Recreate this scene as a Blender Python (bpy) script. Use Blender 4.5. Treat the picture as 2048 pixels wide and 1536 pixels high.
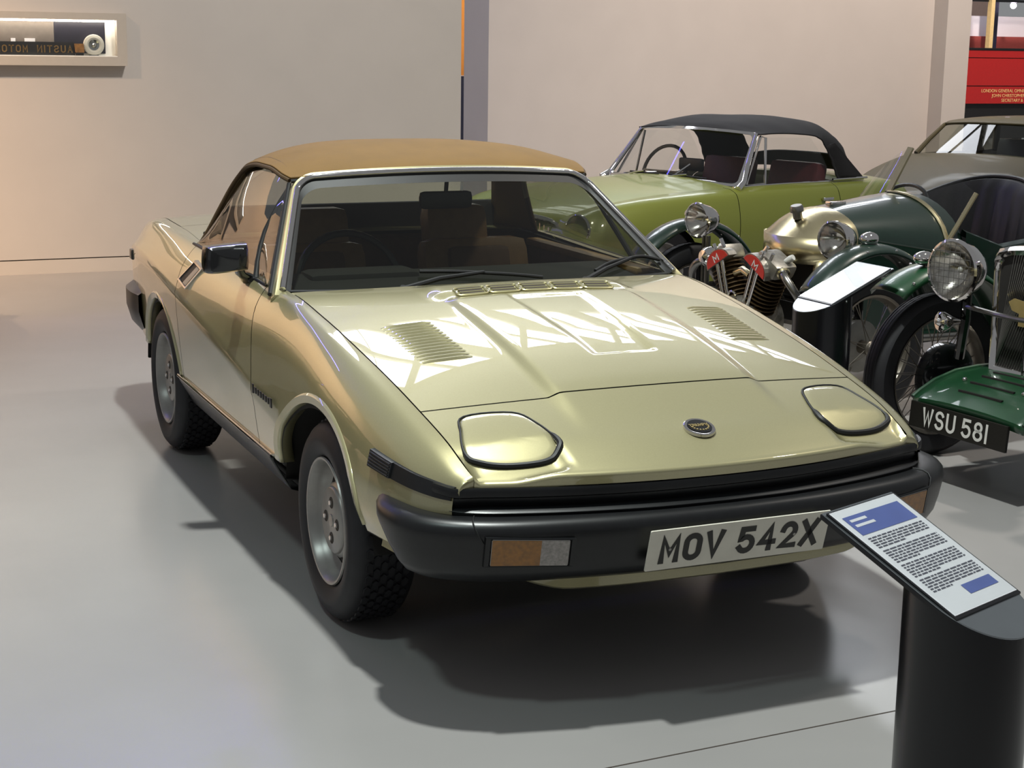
import bpy, bmesh, math, random
import numpy as np
from mathutils import Vector, Matrix
random.seed(7)
PI = math.pi
scene = bpy.context.scene
COL = scene.collection
for o in list(bpy.data.objects):
    bpy.data.objects.remove(o)

# ------------------------------------------------------------------ camera
CAM = (-2.10587, -4.27933, 1.62114); YAW, PITCH, ROLL, FPX = 0.416091, 0.205028, 0.014329, 3251.27
fw = Vector((math.sin(YAW)*math.cos(PITCH), math.cos(YAW)*math.cos(PITCH), -math.sin(PITCH)))
rt = Vector((math.cos(YAW), -math.sin(YAW), 0)); up = rt.cross(fw)
cr, sr = math.cos(ROLL), math.sin(ROLL)
rt, up = cr*rt + sr*up, -sr*rt + cr*up
cd = bpy.data.cameras.new('camera'); cam = bpy.data.objects.new('camera', cd); COL.objects.link(cam)
mw = Matrix((rt, up, -fw)).transposed().to_4x4(); mw.translation = CAM
cam.matrix_world = mw
cd.sensor_width = 36.0; cd.sensor_fit = 'HORIZONTAL'; cd.lens = FPX/2048*36.0
cd.clip_start = .05; cd.clip_end = 200
cd.dof.use_dof = False
scene.camera = cam

# ------------------------------------------------------------------ colour management and world
vs = scene.view_settings
vs.view_transform = 'Standard'; vs.look = 'None'; vs.gamma = 1.0; vs.use_curve_mapping = False
vs.exposure = .75
world = bpy.data.worlds.new('hall_ambient'); scene.world = world; world.use_nodes = True
bg = world.node_tree.nodes['Background']
bg.inputs['Color'].default_value = (.80, .82, .84, 1); bg.inputs['Strength'].default_value = .17

# ------------------------------------------------------------------ lights of the hall (ceiling spots and tubes)
def spot(name, loc, target, power, color, size_deg, blend, radius):
    l = bpy.data.lights.new(name, 'SPOT'); l.energy = power; l.color = color
    l.spot_size = math.radians(size_deg); l.spot_blend = blend; l.shadow_soft_size = radius
    o = bpy.data.objects.new(name, l); COL.objects.link(o); o.location = loc
    o.rotation_euler = (Vector(target)-Vector(loc)).to_track_quat('-Z', 'Y').to_euler()
    return o
def area(name, loc, target, power, color, sx, sy):
    l = bpy.data.lights.new(name, 'AREA'); l.energy = power; l.color = color; l.shape = 'RECTANGLE'; l.size = sx; l.size_y = sy
    o = bpy.data.objects.new(name, l); COL.objects.link(o); o.location = loc
    o.rotation_euler = (Vector(target)-Vector(loc)).to_track_quat('-Z', 'Y').to_euler()
    return o
WARM = (1.0, .78, .56); NEUT = (1.0, .93, .80); COOL = (.86, 1.0, .95)
spot('key_spot', (-.60, .07, 6.2), (-.5, .1, 0), 980, (.94, 1.0, .96), 84, .6, .14)
spot('wall_washer_warm', (-4.9, 3.4, 5.4), (-3.9, 7.47, .7), 1900, (1.0, .66, .40), 75, .9, .2)
spot('wall_washer_centre', (1.4, 2.8, 5.6), (1.2, 7.47, 1.2), 480, (1.0, .95, .90), 90, .9, .2)
spot('row_spot', (4.4, .6, 6.0), (3.2, 2.4, .4), 420, (1.0, .93, .84), 85, .7, .2)
spot('wall_washer_right', (7.4, 4.6, 5.6), (7.2, 9.3, 1.4), 860, (1.0, .86, .77), 90, .9, .2)
spot('aisle_spot', (-3.2, -1.6, 6.2), (-2.9, -.8, 0), 180, (.80, 1.0, .98), 80, .8, .25)

# ------------------------------------------------------------------ materials
def lin(h):
    h = h.lstrip('#'); r = []
    for i in (0, 2, 4):
        c = int(h[i:i+2], 16)/255
        r.append(c/12.92 if c <= .04045 else ((c+.055)/1.055)**2.4)
    return tuple(r)
MATS = {}
def mat(name, color, rough=.5, metal=0.0, coat=0.0, coat_rough=.03, coat_ior=1.5, var=.06, scale=30.0, bump=0.0, bscale=200.0, spec=.5, emit=None, estr=0.0, trans=0.0, flake=0.0):
    if isinstance(color, str): color = lin(color)
    m = bpy.data.materials.new(name); m.use_nodes = True
    nt = m.node_tree; b = nt.nodes['Principled BSDF']
    b.inputs['Roughness'].default_value = rough; b.inputs['Metallic'].default_value = metal
    b.inputs['Coat Weight'].default_value = coat; b.inputs['Coat Roughness'].default_value = coat_rough
    b.inputs['Specular IOR Level'].default_value = spec; b.inputs['Coat IOR'].default_value = coat_ior
    b.inputs['Transmission Weight'].default_value = trans
    tc = nt.nodes.new('ShaderNodeTexCoord')
    nz = nt.nodes.new('ShaderNodeTexNoise'); nz.inputs['Scale'].default_value = scale; nz.inputs['Detail'].default_value = 4
    nt.links.new(tc.outputs['Object'], nz.inputs['Vector'])
    rp = nt.nodes.new('ShaderNodeValToRGB')
    lo = tuple(max(0, c*(1-var)) for c in color)+(1,); hi = tuple(min(1, c*(1+var)) for c in color)+(1,)
    rp.color_ramp.elements[0].position = .3; rp.color_ramp.elements[1].position = .7
    rp.color_ramp.elements[0].color = lo; rp.color_ramp.elements[1].color = hi
    nt.links.new(nz.outputs['Fac'], rp.inputs['Fac']); nt.links.new(rp.outputs['Color'], b.inputs['Base Color'])
    if bump or flake:
        n2 = nt.nodes.new('ShaderNodeTexNoise'); n2.inputs['Scale'].default_value = bscale
        nt.links.new(tc.outputs['Object'], n2.inputs['Vector'])
        bp = nt.nodes.new('ShaderNodeBump'); bp.inputs['Strength'].default_value = bump or flake; bp.inputs['Distance'].default_value = .002
        nt.links.new(n2.outputs['Fac'], bp.inputs['Height']); nt.links.new(bp.outputs['Normal'], b.inputs['Normal'])
    if emit:
        b.inputs['Emission Color'].default_value = (lin(emit) if isinstance(emit, str) else emit)+(1,); b.inputs['Emission Strength'].default_value = estr
    MATS[name] = m
    return m
def glass(name, tint, refl=1.45, rough=0.0):
    m = bpy.data.materials.new(name); m.use_nodes = True; nt = m.node_tree
    nt.nodes.remove(nt.nodes['Principled BSDF']); out = nt.nodes['Material Output']
    t = nt.nodes.new('ShaderNodeBsdfTransparent'); t.inputs['Color'].default_value = tint+(1,)
    g = nt.nodes.new('ShaderNodeBsdfGlossy'); g.inputs['Roughness'].default_value = rough
    f = nt.nodes.new('ShaderNodeFresnel'); f.inputs['IOR'].default_value = refl
    mx = nt.nodes.new('ShaderNodeMixShader')
    ge = nt.nodes.new('ShaderNodeNewGeometry'); ml = nt.nodes.new('ShaderNodeMath'); ml.operation = 'MULTIPLY_ADD'      # same reflection from both sides of the pane
    ml.inputs[1].default_value = 1/refl-refl; ml.inputs[2].default_value = refl
    nt.links.new(ge.outputs['Backfacing'], ml.inputs[0]); nt.links.new(ml.outputs[0], f.inputs['IOR'])
    nt.links.new(f.outputs['Fac'], mx.inputs['Fac']); nt.links.new(t.outputs[0], mx.inputs[1]); nt.links.new(g.outputs[0], mx.inputs[2])
    nt.links.new(mx.outputs[0], out.inputs['Surface']); MATS[name] = m
    return m

# ------------------------------------------------------------------ mesh helpers
def tag(o, label=None, cat=None, group=None, kind=None):
    if label: o['label'] = label
    if cat: o['category'] = cat
    if group: o['group'] = group
    if kind: o['kind'] = kind
    return o
def mesh(name, verts, faces, m, parent=None, smooth=True, angle=38, label=None, solid=0.0, recalc=False, off=-1):
    me = bpy.data.meshes.new(name); me.from_pydata([tuple(v) for v in verts], [], faces); me.update()
    if recalc:
        bm = bmesh.new(); bm.from_mesh(me); bmesh.ops.recalc_face_normals(bm, faces=bm.faces); bm.to_mesh(me); bm.free()
    if smooth:
        me.polygons.foreach_set('use_smooth', [True]*len(me.polygons)); me.set_sharp_from_angle(angle=math.radians(angle))
    me.materials.append(MATS[m] if isinstance(m, str) else m)
    o = bpy.data.objects.new(name, me); COL.objects.link(o)
    if parent: o.parent = parent
    if label: o['label'] = label
    if solid:
        s = o.modifiers.new('thickness', 'SOLIDIFY'); s.thickness = solid; s.offset = off
    return o
def empty(name, loc, rz=0.0, label=None, cat=None, group=None):
    o = bpy.data.objects.new(name, None); COL.objects.link(o); o.location = loc; o.rotation_euler = (0, 0, rz)
    o.empty_display_size = .1
    return tag(o, label, cat, group)
def frame_from(d):
    d = Vector(d).normalized(); a = Vector((0, 0, 1)) if abs(d.z) < .95 else Vector((1, 0, 0))
    s = d.cross(a).normalized(); return s, s.cross(d).normalized()*1.0, d
class MB:
    def __init__(s): s.v = []; s.f = []
    def add(s, vs, fs):
        n = len(s.v); s.v += [tuple(x) for x in vs]; s.f += [tuple(i+n for i in f) for f in fs]; return s
    def box(s, c, size, rot=None, bev=0.0):
        bm = bmesh.new(); bmesh.ops.create_cube(bm, size=1.0)
        bmesh.ops.scale(bm, vec=size, verts=bm.verts)
        if bev: bmesh.ops.bevel(bm, geom=list(bm.edges), offset=bev, segments=2, profile=.6, affect='EDGES')
        M_ = rot.to_4x4() if rot is not None else Matrix.Identity(4)
        bmesh.ops.transform(bm, matrix=Matrix.Translation(c) @ M_, verts=bm.verts)
        bm.verts.index_update(); s.add([v.co for v in bm.verts], [[v.index for v in f.verts] for f in bm.faces]); bm.free(); return s
    def bar(s, a, b, w, h, upv=(0, 0, 1)):
        a = Vector(a); b = Vector(b); d = (b-a); L = d.length; d.normalize(); x = d.cross(Vector(upv)).normalized(); z = x.cross(d)
        R = Matrix((x, d, z)).transposed()
        return s.box((a+b)/2, (w, L, h), R)
    def rings(s, rings, closed=True, cap=True, loop=False):
        n = len(rings[0]); base = len(s.v); fs = []
        for r in rings: s.v += [tuple(p) for p in r]
        m = len(rings)
        for i in range(m if loop else m-1):
            j = (i+1) % m
            for k in range(n if closed else n-1):
                l = (k+1) % n
                s.f.append((base+i*n+k, base+i*n+l, base+j*n+l, base+j*n+k))
        if cap and closed and not loop:
            s.f.append(tuple(base+k for k in reversed(range(n)))); s.f.append(tuple(base+(m-1)*n+k for k in range(n)))
        return s
    def tube(s, pts, r, n=10, cap=True, loop=False, flat=1.0):
        pts = [Vector(p) for p in pts]; m = len(pts); rr = r if hasattr(r, '__len__') else [r]*m
        rings = []; prev = None
        for i, p in enumerate(pts):
            if loop: d = pts[(i+1) % m]-pts[i-1]
            else: d = pts[min(i+1, m-1)]-pts[max(i-1, 0)]
            d.normalize()
            if prev is None: x, y, _ = frame_from(d)
            else:
                x = (prev - d*prev.dot(d)).normalized(); y = d.cross(x)*-1; y = x.cross(d)*-1
            y = d.cross(x)
            prev = x
            rings.append([p + (x*math.cos(2*PI*k/n) + y*math.sin(2*PI*k/n)*flat)*rr[i] for k in range(n)])
        return s.rings(rings, True, cap, loop)
    def lathe(s, prof, o=(0, 0, 0), axis=(0, 0, 1), n=32, cap=False, a0=0.0, a1=2*PI):
        x, y, d = frame_from(axis); o = Vector(o); full = abs(a1-a0-2*PI) < 1e-6
        rings = []
        for k in range(n if full else n+1):
            a = a0+(a1-a0)*k/n
            rings.append([o + (x*math.cos(a)+y*math.sin(a))*r + d*h for r, h in prof])
        s.rings(rings, False, False, full); return s
    def disc(s, o, axis, r, n=24, h=0.0):
        x, y, d = frame_from(axis); o = Vector(o)
        s.add([o+d*h+(x*math.cos(2*PI*k/n)+y*math.sin(2*PI*k/n))*r for k in range(n)], [tuple(range(n))]); return s
    def cyl(s, a, b, r, n=20, r2=None):
        a = Vector(a); b = Vector(b); return s.tube([a, b], [r, r2 if r2 is not None else r], n)
    def prism(s, poly, o, ux, uy, thick):
        o = Vector(o); ux = Vector(ux); uy = Vector(uy); nn = ux.cross(uy).normalized()*thick
        n = len(poly); A = [o+ux*p[0]+uy*p[1] for p in poly]
        s.add(A+[a+nn for a in A], [tuple(reversed(range(n))), tuple(range(n, 2*n))]+[(i, (i+1) % n, n+(i+1) % n, n+i) for i in range(n)]); return s
    def grid(s, P, closed_u=False):
        nu = len(P); nv = len(P[0]); b = len(s.v)
        for r in P: s.v += [tuple(p) for p in r]
        for i in range(nu if closed_u else nu-1):
            j = (i+1) % nu
            for k in range(nv-1): s.f.append((b+i*nv+k, b+i*nv+k+1, b+j*nv+k+1, b+j*nv+k))
        return s
    def sphere(s, c, r, n=16, m=10, sq=(1, 1, 1)):
        c = Vector(c); R_ = []
        for i in range(m+1):
            t = PI*i/m
            R_.append([c+Vector((math.sin(t)*math.cos(2*PI*k/n)*r*sq[0], math.sin(t)*math.sin(2*PI*k/n)*r*sq[1], math.cos(t)*r*sq[2])) for k in range(n)])
        return s.rings(R_, True, False)
    def build(s, name, m, parent=None, smooth=True, angle=38, label=None, solid=0.0, recalc=True, off=-1, mirror=False):
        v = s.v; f = s.f
        if mirror: v = [(-x, y, z) for x, y, z in v]; f = [tuple(reversed(q)) for q in f]
        return mesh(name, v, f, m, parent, smooth, angle, label, solid, recalc, off)
def pch(xs, ys):
    """monotone cubic interpolation"""
    xs = list(xs); ys = list(ys); n = len(xs)
    h = [xs[i+1]-xs[i] for i in range(n-1)]; d = [(ys[i+1]-ys[i])/h[i] for i in range(n-1)]
    mm = [0]*n; mm[0] = d[0]; mm[-1] = d[-1]
    for i in range(1, n-1):
        mm[i] = 0 if d[i-1]*d[i] <= 0 else (h[i-1]+h[i])*3/((2*h[i]+h[i-1])/d[i-1]+(h[i]+2*h[i-1])/d[i])
    def f(x):
        if x <= xs[0]: return ys[0]+mm[0]*(x-xs[0])
        if x >= xs[-1]: return ys[-1]+mm[-1]*(x-xs[-1])
        lo = 0; hi = n-1
        while hi-lo > 1:
            md = (lo+hi)//2
            if xs[md] <= x: lo = md
            else: hi = md
        t = (x-xs[lo])/h[lo]; t2 = t*t; t3 = t2*t
        return ys[lo]*(2*t3-3*t2+1)+mm[lo]*h[lo]*(t3-2*t2+t)+ys[lo+1]*(-2*t3+3*t2)+mm[lo+1]*h[lo]*(t3-t2)
    return f
def catmull(P, n, closed=False):
    """smooth polyline through points"""
    P = [Vector(p) for p in P]; m = len(P); out = []
    for i in range(m if closed else m-1):
        p0 = P[i-1] if (closed or i > 0) else P[0]*2-P[1]
        p1 = P[i]; p2 = P[(i+1) % m]
        p3 = P[(i+2) % m] if (closed or i+2 < m) else P[-1]*2-P[-2]
        for k in range(n):
            t = k/n
            out.append(.5*((2*p1)+(p2-p0)*t+(2*p0-5*p1+4*p2-p3)*t*t+(3*p1-p0-3*p2+p3)*t**3))
    if not closed: out.append(P[-1])
    return out
def sm(a, b, x):
    t = min(1, max(0, (x-a)/(b-a))); return t*t*(3-2*t)
def lerp(a, b, t): return a+(b-a)*t
def patch(S, us, vs_, clips=()):
    """grid surface S(u,v) cut exactly along implicit curves g(u,v)>=0"""
    P = {}; V = []; F = []
    def vid(u, v):
        k = (round(u, 6), round(v, 6))
        if k not in P: P[k] = len(V); V.append(tuple(S(u, v)))
        return P[k]
    G = [[[g(u, v) for v in vs_] for u in us] for g in clips]
    for i in range(len(us)-1):
        for j in range(len(vs_)-1):
            idx = ((i, j), (i+1, j), (i+1, j+1), (i, j+1)); drop = False; mixed = []
            for q, g in enumerate(clips):
                vals = [G[q][a][b] for a, b in idx]
                if all(x < 0 for x in vals): drop = True; break
                if any(x < 0 for x in vals): mixed.append(g)
            if drop: continue
            poly = [(us[a], vs_[b]) for a, b in idx]
            for g in mixed:
                new = []
                for k in range(len(poly)):
                    a = poly[k]; b = poly[(k+1) % len(poly)]; ga = g(*a); gb = g(*b)
                    if ga >= 0: new.append(a)
                    if (ga >= 0) != (gb >= 0):
                        if ga < 0: lo, hi = a, b
                        else: lo, hi = b, a
                        if lo == hi: continue
                        for _ in range(18):
                            md = ((lo[0]+hi[0])/2, (lo[1]+hi[1])/2)
                            if g(*md) >= 0: hi = md
                            else: lo = md
                        new.append(hi)
                poly = new
                if len(poly) < 3: break
            if len(poly) >= 3:
                ids = []
                for p in poly:
                    k = vid(*p)
                    if not ids or ids[-1] != k: ids.append(k)
                if len(ids) > 2 and ids[0] == ids[-1]: ids.pop()
                if len(set(ids)) >= 3: F.append(tuple(ids))
    return V, F
def frange(a, b, n): return [a+(b-a)*i/n for i in range(n+1)]
# stroke lettering: every character is a set of thick polylines in a 1 x 1 box
def _arc(cx, cy, rx, ry, a0, a1, n=10): return [(cx+rx*math.cos(math.radians(a0+(a1-a0)*i/n)), cy+ry*math.sin(math.radians(a0+(a1-a0)*i/n))) for i in range(n+1)]
GLYPH = {
 'M': [[(0, 0), (0, 1), (.5, .32), (1, 1), (1, 0)]], 'O': [_arc(.5, .72, .5, .28, 0, 180)+_arc(.5, .28, .5, .28, 180, 360)+[(1, .72)]],
 'V': [[(0, 1), (.5, 0), (1, 1)]], 'X': [[(0, 0), (1, 1)], [(0, 1), (1, 0)]], 'I': [[(.5, 0), (.5, 1)]], '1': [[(.5, 0), (.5, 1)]],
 '5': [[(.9, 1), (.12, 1), (.06, .56)]+_arc(.48, .32, .52, .32, 130, -150, 14)], '4': [[(.72, 0), (.72, 1), (0, .28), (1, .28)]],
 '2': [_arc(.5, .7, .48, .3, 170, -35, 12)+[(.02, 0), (1, 0)]], 'W': [[(0, 1), (.25, 0), (.5, .8), (.75, 0), (1, 1)]],
 'S': [_arc(.5, .75, .46, .25, 20, 250, 12)+_arc(.5, .26, .48, .26, 75, -160, 12)], 'U': [[(0, 1), (0, .3)]+_arc(.5, .3, .5, .3, 180, 360, 12)+[(1, 1)]],
 '8': [_arc(.5, .76, .42, .24, 0, 360, 18), _arc(.5, .27, .5, .27, 0, 360, 18)], 'A': [[(0, 0), (.5, 1), (1, 0)], [(.2, .35), (.8, .35)]],
 'T': [[(.5, 0), (.5, 1)], [(0, 1), (1, 1)]], 'N': [[(0, 0), (0, 1), (1, 0), (1, 1)]], 'R': [[(0, 0), (0, 1), (.6, 1)]+_arc(.6, .76, .36, .24, 90, -90, 8)+[(0, .52)], [(.5, .52), (1, 0)]],
 'P': [[(0, 0), (0, 1), (.6, 1)]+_arc(.6, .74, .38, .26, 90, -90, 8)+[(0, .48)]], 'H': [[(0, 0), (0, 1)], [(1, 0), (1, 1)], [(0, .5), (1, .5)]],
 '7': [[(0, 1), (1, 1), (.35, 0)]], 'E': [[(1, 0), (0, 0), (0, 1), (1, 1)], [(0, .52), (.85, .52)]], 'D': [[(0, 0), (0, 1), (.45, 1)]+_arc(.45, .5, .53, .5, 90, -90, 10)+[(0, 0)]],
}
def glyph_polys(ch, w, h, t):
    """quads of the strokes of a character, each stroke t thick"""
    out = []
    for pl in GLYPH[ch]:
        pts = [Vector((t/2+p[0]*(w-t), t/2+p[1]*(h-t))) for p in pl]; L = []; Rr = []
        n = len(pts); closed = (pts[0]-pts[-1]).length < 1e-5
        for i, p in enumerate(pts):
            a = pts[i-1] if i > 0 else (pts[-2] if closed else p); b = pts[i+1] if i < n-1 else (pts[1] if closed else p)
            d1 = (p-a).normalized() if (p-a).length > 1e-9 else (b-p).normalized()
            d2 = (b-p).normalized() if (b-p).length > 1e-9 else d1
            n1 = Vector((-d1.y, d1.x)); n2 = Vector((-d2.y, d2.x)); nn = n1+n2
            if nn.length < 1e-6: nn = n1
            nn.normalize(); k = min(1.7, 1/max(.3, nn.dot(n1)))
            e = Vector((0, 0))
            if not closed and i == 0: e = -d2*t*.5
            if not closed and i == n-1: e = d1*t*.5
            L.append(p+nn*t/2*k+e); Rr.append(p-nn*t/2*k+e)
        out.append((L, Rr))
    return out
def letters(text, o, ux, uy, h, w, t, gap, depth, name, m, parent, space=None, label=None, widths={}):
    """each character its own mesh"""
    o = Vector(o); ux = Vector(ux).normalized(); uy = Vector(uy).normalized(); nz = ux.cross(uy).normalized(); x = 0
    for ch in text:
        if ch == ' ': x += space if space else w*.6; continue
        cw = widths.get(ch, t*1.2 if ch in 'I1' else w); b = MB()
        for L, Rr in glyph_polys(ch, cw, h, t):
            n = len(L); V = []
            for d in (0, depth):
                for q in L: V.append(o+ux*(x+q.x)+uy*q.y+nz*d)
                for q in Rr: V.append(o+ux*(x+q.x)+uy*q.y+nz*d)
            F = []
            for i in range(n-1):
                F.append((2*n+i, 2*n+i+1, 3*n+i+1, 3*n+i)); F.append((i, i+1, 2*n+i+1, 2*n+i)); F.append((n+i+1, n+i, 3*n+i, 3*n+i+1))
            F.append((0, 2*n, 3*n, n)); F.append((n-1, 2*n-1, 4*n-1, 3*n-1))
            b.add(V, F)
        b.build(name, m, parent, smooth=False, recalc=True)
        x += cw+gap
    return x-gap
# ------------------------------------------------------------------ material library
mat('floor_epoxy', (.30, .288, .280), rough=.22, var=.05, scale=1.3, bump=.03, bscale=14, spec=.45)
mat('wall_paint', '#c6beb6', rough=.75, var=.02, scale=3, bump=.02, bscale=120)
mat('trim_paint', '#c9c0b6', rough=.6, var=.02, scale=3)
mat('gap_dark', '#3a322c', rough=.9)
mat('gold_paint', (.425, .385, .205), rough=.33, metal=.55, coat=1.0, coat_rough=.012, coat_ior=1.8, var=.03, scale=260)
mat('black_plastic', '#0f1012', rough=.36, var=.2, scale=60, bump=.05, bscale=500)
mat('black_rubber', '#0d0d0e', rough=.55, var=.2, scale=40)
mat('black_gloss', '#0a0b0c', rough=.12, var=.1, coat=.6)
mat('tyre_rubber', '#17161a', rough=.62, var=.25, scale=25, bump=.06, bscale=300)
mat('chrome', '#d9d6d4', rough=.06, metal=1.0, var=.02)
mat('steel', '#8c8a86', rough=.28, metal=1.0, var=.08, scale=20)
mat('silver_paint', '#93908c', rough=.36, metal=.55, var=.05, scale=40)
mat('tan_canvas', '#735524', rough=.72, var=.07, scale=9, bump=.22, bscale=420)
mat('tan_vinyl', '#86683f', rough=.5, var=.12, scale=20, bump=.1, bscale=150)
mat('tan_seam', '#4b371c', rough=.7)
mat('brown_trim', '#5c4229', rough=.6, var=.12, scale=20)
mat('dark_interior', '#15110e', rough=.8)
mat('plate_white', '#d4d0c2', rough=.35, var=.05, scale=20)
mat('plate_black', '#15130f', rough=.4)
mat('amber_lens', '#8a5a14', rough=.15, var=.25, scale=90, coat=.6)
mat('clear_lens', '#8d8782', rough=.12, var=.3, scale=140, coat=.8)
mat('marker_lens', '#26292c', rough=.3, var=.2, coat=.3)
mat('bridge_paper', '#e8e6ea', rough=.3, var=.01)
mat('brushed_steel', '#9aa0a4', rough=.22, metal=.9, var=.1, scale=5)
mat('stand_black', '#05060b', rough=.26, var=.15, scale=5)
mat('blue_print', '#5565a8', rough=.35, var=.05)
mat('ink', '#4a4a58', rough=.5)
glass('window_glass', (.78, .80, .76), 1.52)
glass('screen_glass', (.62, .66, .60), 1.5)
glass('side_glass', (.62, .60, .56), 2.5)
glass('clear_glass', (.95, .96, .96), 1.45)

# ------------------------------------------------------------------ room
FLX0, FLX1, FLY0, FLY1 = -13.0, 17.0, -9.0, 19.0
b = MB(); b.box(((FLX0+FLX1)/2, (FLY0+FLY1)/2, -.06), (FLX1-FLX0, FLY1-FLY0, .12)); tag(b.build('floor', 'floor_epoxy', smooth=False), 'pale grey glossy poured floor of the hall', kind='structure')
WH = 3.5; WY = 7.47
b = MB(); b.box(((FLX0+2.623)/2, WY+.06, .105+(WH-.105)/2), (2.623-FLX0, .12, WH-.105)); tag(b.build('wall_left', 'wall_paint', smooth=False), 'plain cream partition wall with the display case', kind='structure')
b = MB(); b.box(((FLX0+2.623)/2, WY+.063, .0485), (2.623-FLX0, .126, .097)); tag(b.build('baseboard_left', 'trim_paint', smooth=False), 'cream skirting board under a thin groove', kind='structure')
b = MB(); b.box(((FLX0+2.62)/2, WY+.075, .10), (2.61-FLX0, .10, .02)); tag(b.build('trim_1', 'gap_dark', smooth=False), 'thin dark groove above the skirting', kind='structure')
WY2 = 9.30
b = MB(); b.box(((3.621+8.744)/2, WY2+.29, WH/2), (8.744-3.621, .58, WH)); tag(b.build('wall_back', 'wall_paint', smooth=False), 'thick cream partition wall behind the green roadster', kind='structure')
b = MB(); b.box(((8.453+8.744)/2, WY2-.107, WH/2), (8.744-8.453, .214, WH)); tag(b.build('trim_2', 'wall_paint', smooth=False), 'cream pilaster at the end of the partition', kind='structure')
ja = Vector((-.75, -1.20, 0)); jb = Vector((2.6, -1.10, 0))
b = MB(); b.bar(ja+Vector((0, 0, -.0015)), jb+Vector((0, 0, -.0015)), .005, .004); tag(b.build('trim_3', 'gap_dark', smooth=False), 'thin saw-cut joint in the floor', kind='structure')
# ------------------------------------------------------------------ gold wedge-shaped convertible
car = empty('convertible_car', (0, 0, 0), 0, 'gold wedge-nosed convertible sports car with raised tan soft top', 'car')
TV = [-.74, -.70, -.60, -.43, -.20, 0, .30, .60, .80, 1.2, 1.8, 2.2, 2.6, 2.85, 2.98, 3.05]
TS = dict(
 x1=[.645, .650, .657, .665, .674, .681, .690, .697, .690, .692, .700, .680, .665, .645, .63, .62],
 z1=[.594, .610, .648, .690, .738, .772, .817, .848, .850, .856, .872, .880, .880, .862, .825, .79],
 x2=[.672, .690, .705, .722, .737, .742, .740, .732, .728, .732, .740, .736, .722, .704, .685, .67],
 z2=[.580, .594, .628, .668, .715, .750, .798, .832, .838, .850, .864, .868, .866, .845, .80, .76],
 x3=[.685, .712, .742, .768, .787, .793, .786, .782, .784, .790, .792, .784, .768, .745, .73, .71],
 z3=[.555, .558, .585, .612, .645, .665, .705, .740, .752, .775, .792, .80, .80, .78, .745, .71],
 x4=[.69, .725, .765, .795, .817, .822, .822, .822, .824, .828, .822, .812, .795, .772, .755, .735],
 z4=[.52, .51, .51, .50, .495, .495, .50, .525, .562, .632, .70, .742, .760, .748, .715, .68],
 x5=[.69, .73, .77, .80, .818, .82, .818, .812, .812, .815, .812, .80, .785, .765, .75, .73],
 z5=[.46, .45, .44, .43, .43, .43, .43, .44, .46, .48, .52, .53, .54, .54, .52, .50],
 x6=[.69, .73, .765, .79, .80, .80, .80, .80, .80, .80, .80, .79, .775, .755, .74, .72],
 z6=[.40, .385, .38, .375, .36, .36, .36, .36, .36, .36, .36, .36, .38, .40, .40, .40])
TF = {k: pch(TV, v) for k, v in TS.items()}
BK = pch([-.86, -.74, -.43, .1, .66, 1.5, 2.2, 3.0], [.115, .115, .07, .08, .11, .0, .0, .06])     # plan bow
CRN = pch([-.74, -.6, -.43, 0, .3, .66, 1.9, 2.3, 3.0], [.004, .014, .03, .045, .042, .02, .012, .02, .03])
def bulge(x, y):
    a = abs(x)
    edge = 1-sm(.285, .330, a)
    along = sm(-.70, -.42, y)*(1-sm(.24, .34, y))
    z = .014*edge*along
    w = lerp(.093, .12, sm(-.30, .25, y))
    z -= .011*(1-sm(w-.012, w+.012, a))*sm(-.305, -.28, y)*(1-sm(.22, .30, y))
    z += .017*sm(.285, .345, y)*(1-sm(.40, .56, y))*(1-sm(.29, .36, a))      # raised step that carries the air vents
    return z
def top(s, v, dip=True):
    x1 = TF['x1'](v); x = s*x1; y = v-BK(v)*(1-s*s)
    z = TF['z1'](v)+CRN(v)*(1-s*s)
    if v < .68: z += bulge(x, y)
    if dip and v < -.5: z -= .017*sm(-.640, -.725, y)*sm(.385, .425, abs(x))*(1-sm(.625, .65, abs(x)))*(1-sm(-.765, -.80, y))
    return (x, y, z)
_cache = {}
def section(v):
    k = round(v, 4)
    if k not in _cache:
        P = [(TF['x%d' % i](v), TF['z%d' % i](v)) for i in range(1, 7)]
        A = catmull([(p[0], p[1], 0) for p in P[:4]], 12); Bc = catmull([(p[0], p[1], 0) for p in P[3:]], 8)
        _cache[k] = (A, Bc)
    return _cache[k]
def side(v, u, sgn=-1):
    """u 0..1 shoulder to crease, 1..2 crease to sill"""
    A, Bc = section(v)
    if u <= 1: C = A; t = u*(len(A)-1)
    else: C = Bc; t = (u-1)*(len(Bc)-1)
    i = min(int(t), len(C)-2); p = C[i].lerp(C[i+1], t-i)
    return (sgn*p.x, v, p.y)
FA = (.035, .27, .405, .345); RA = (2.19, .28, .375, .325)      # arch centre y, z, half-length, height
def arch(A, grow=0.0):
    def g(v, u):
        p = side(v, u); dy = (p[1]-A[0])/(A[2]+grow); dz = (p[2]-A[1])/(A[3]+grow)
        return math.hypot(dy, dz)-1
    return g
def door_front(z): return .66+.5*max(0, z-.5)
def door_rear(z): return 1.78-.10*max(0, .62-z)
US = frange(0, 1, 16)+frange(1, 2, 8)[1:]
G2 = .0028
LIP = .03
sides = {}
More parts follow.
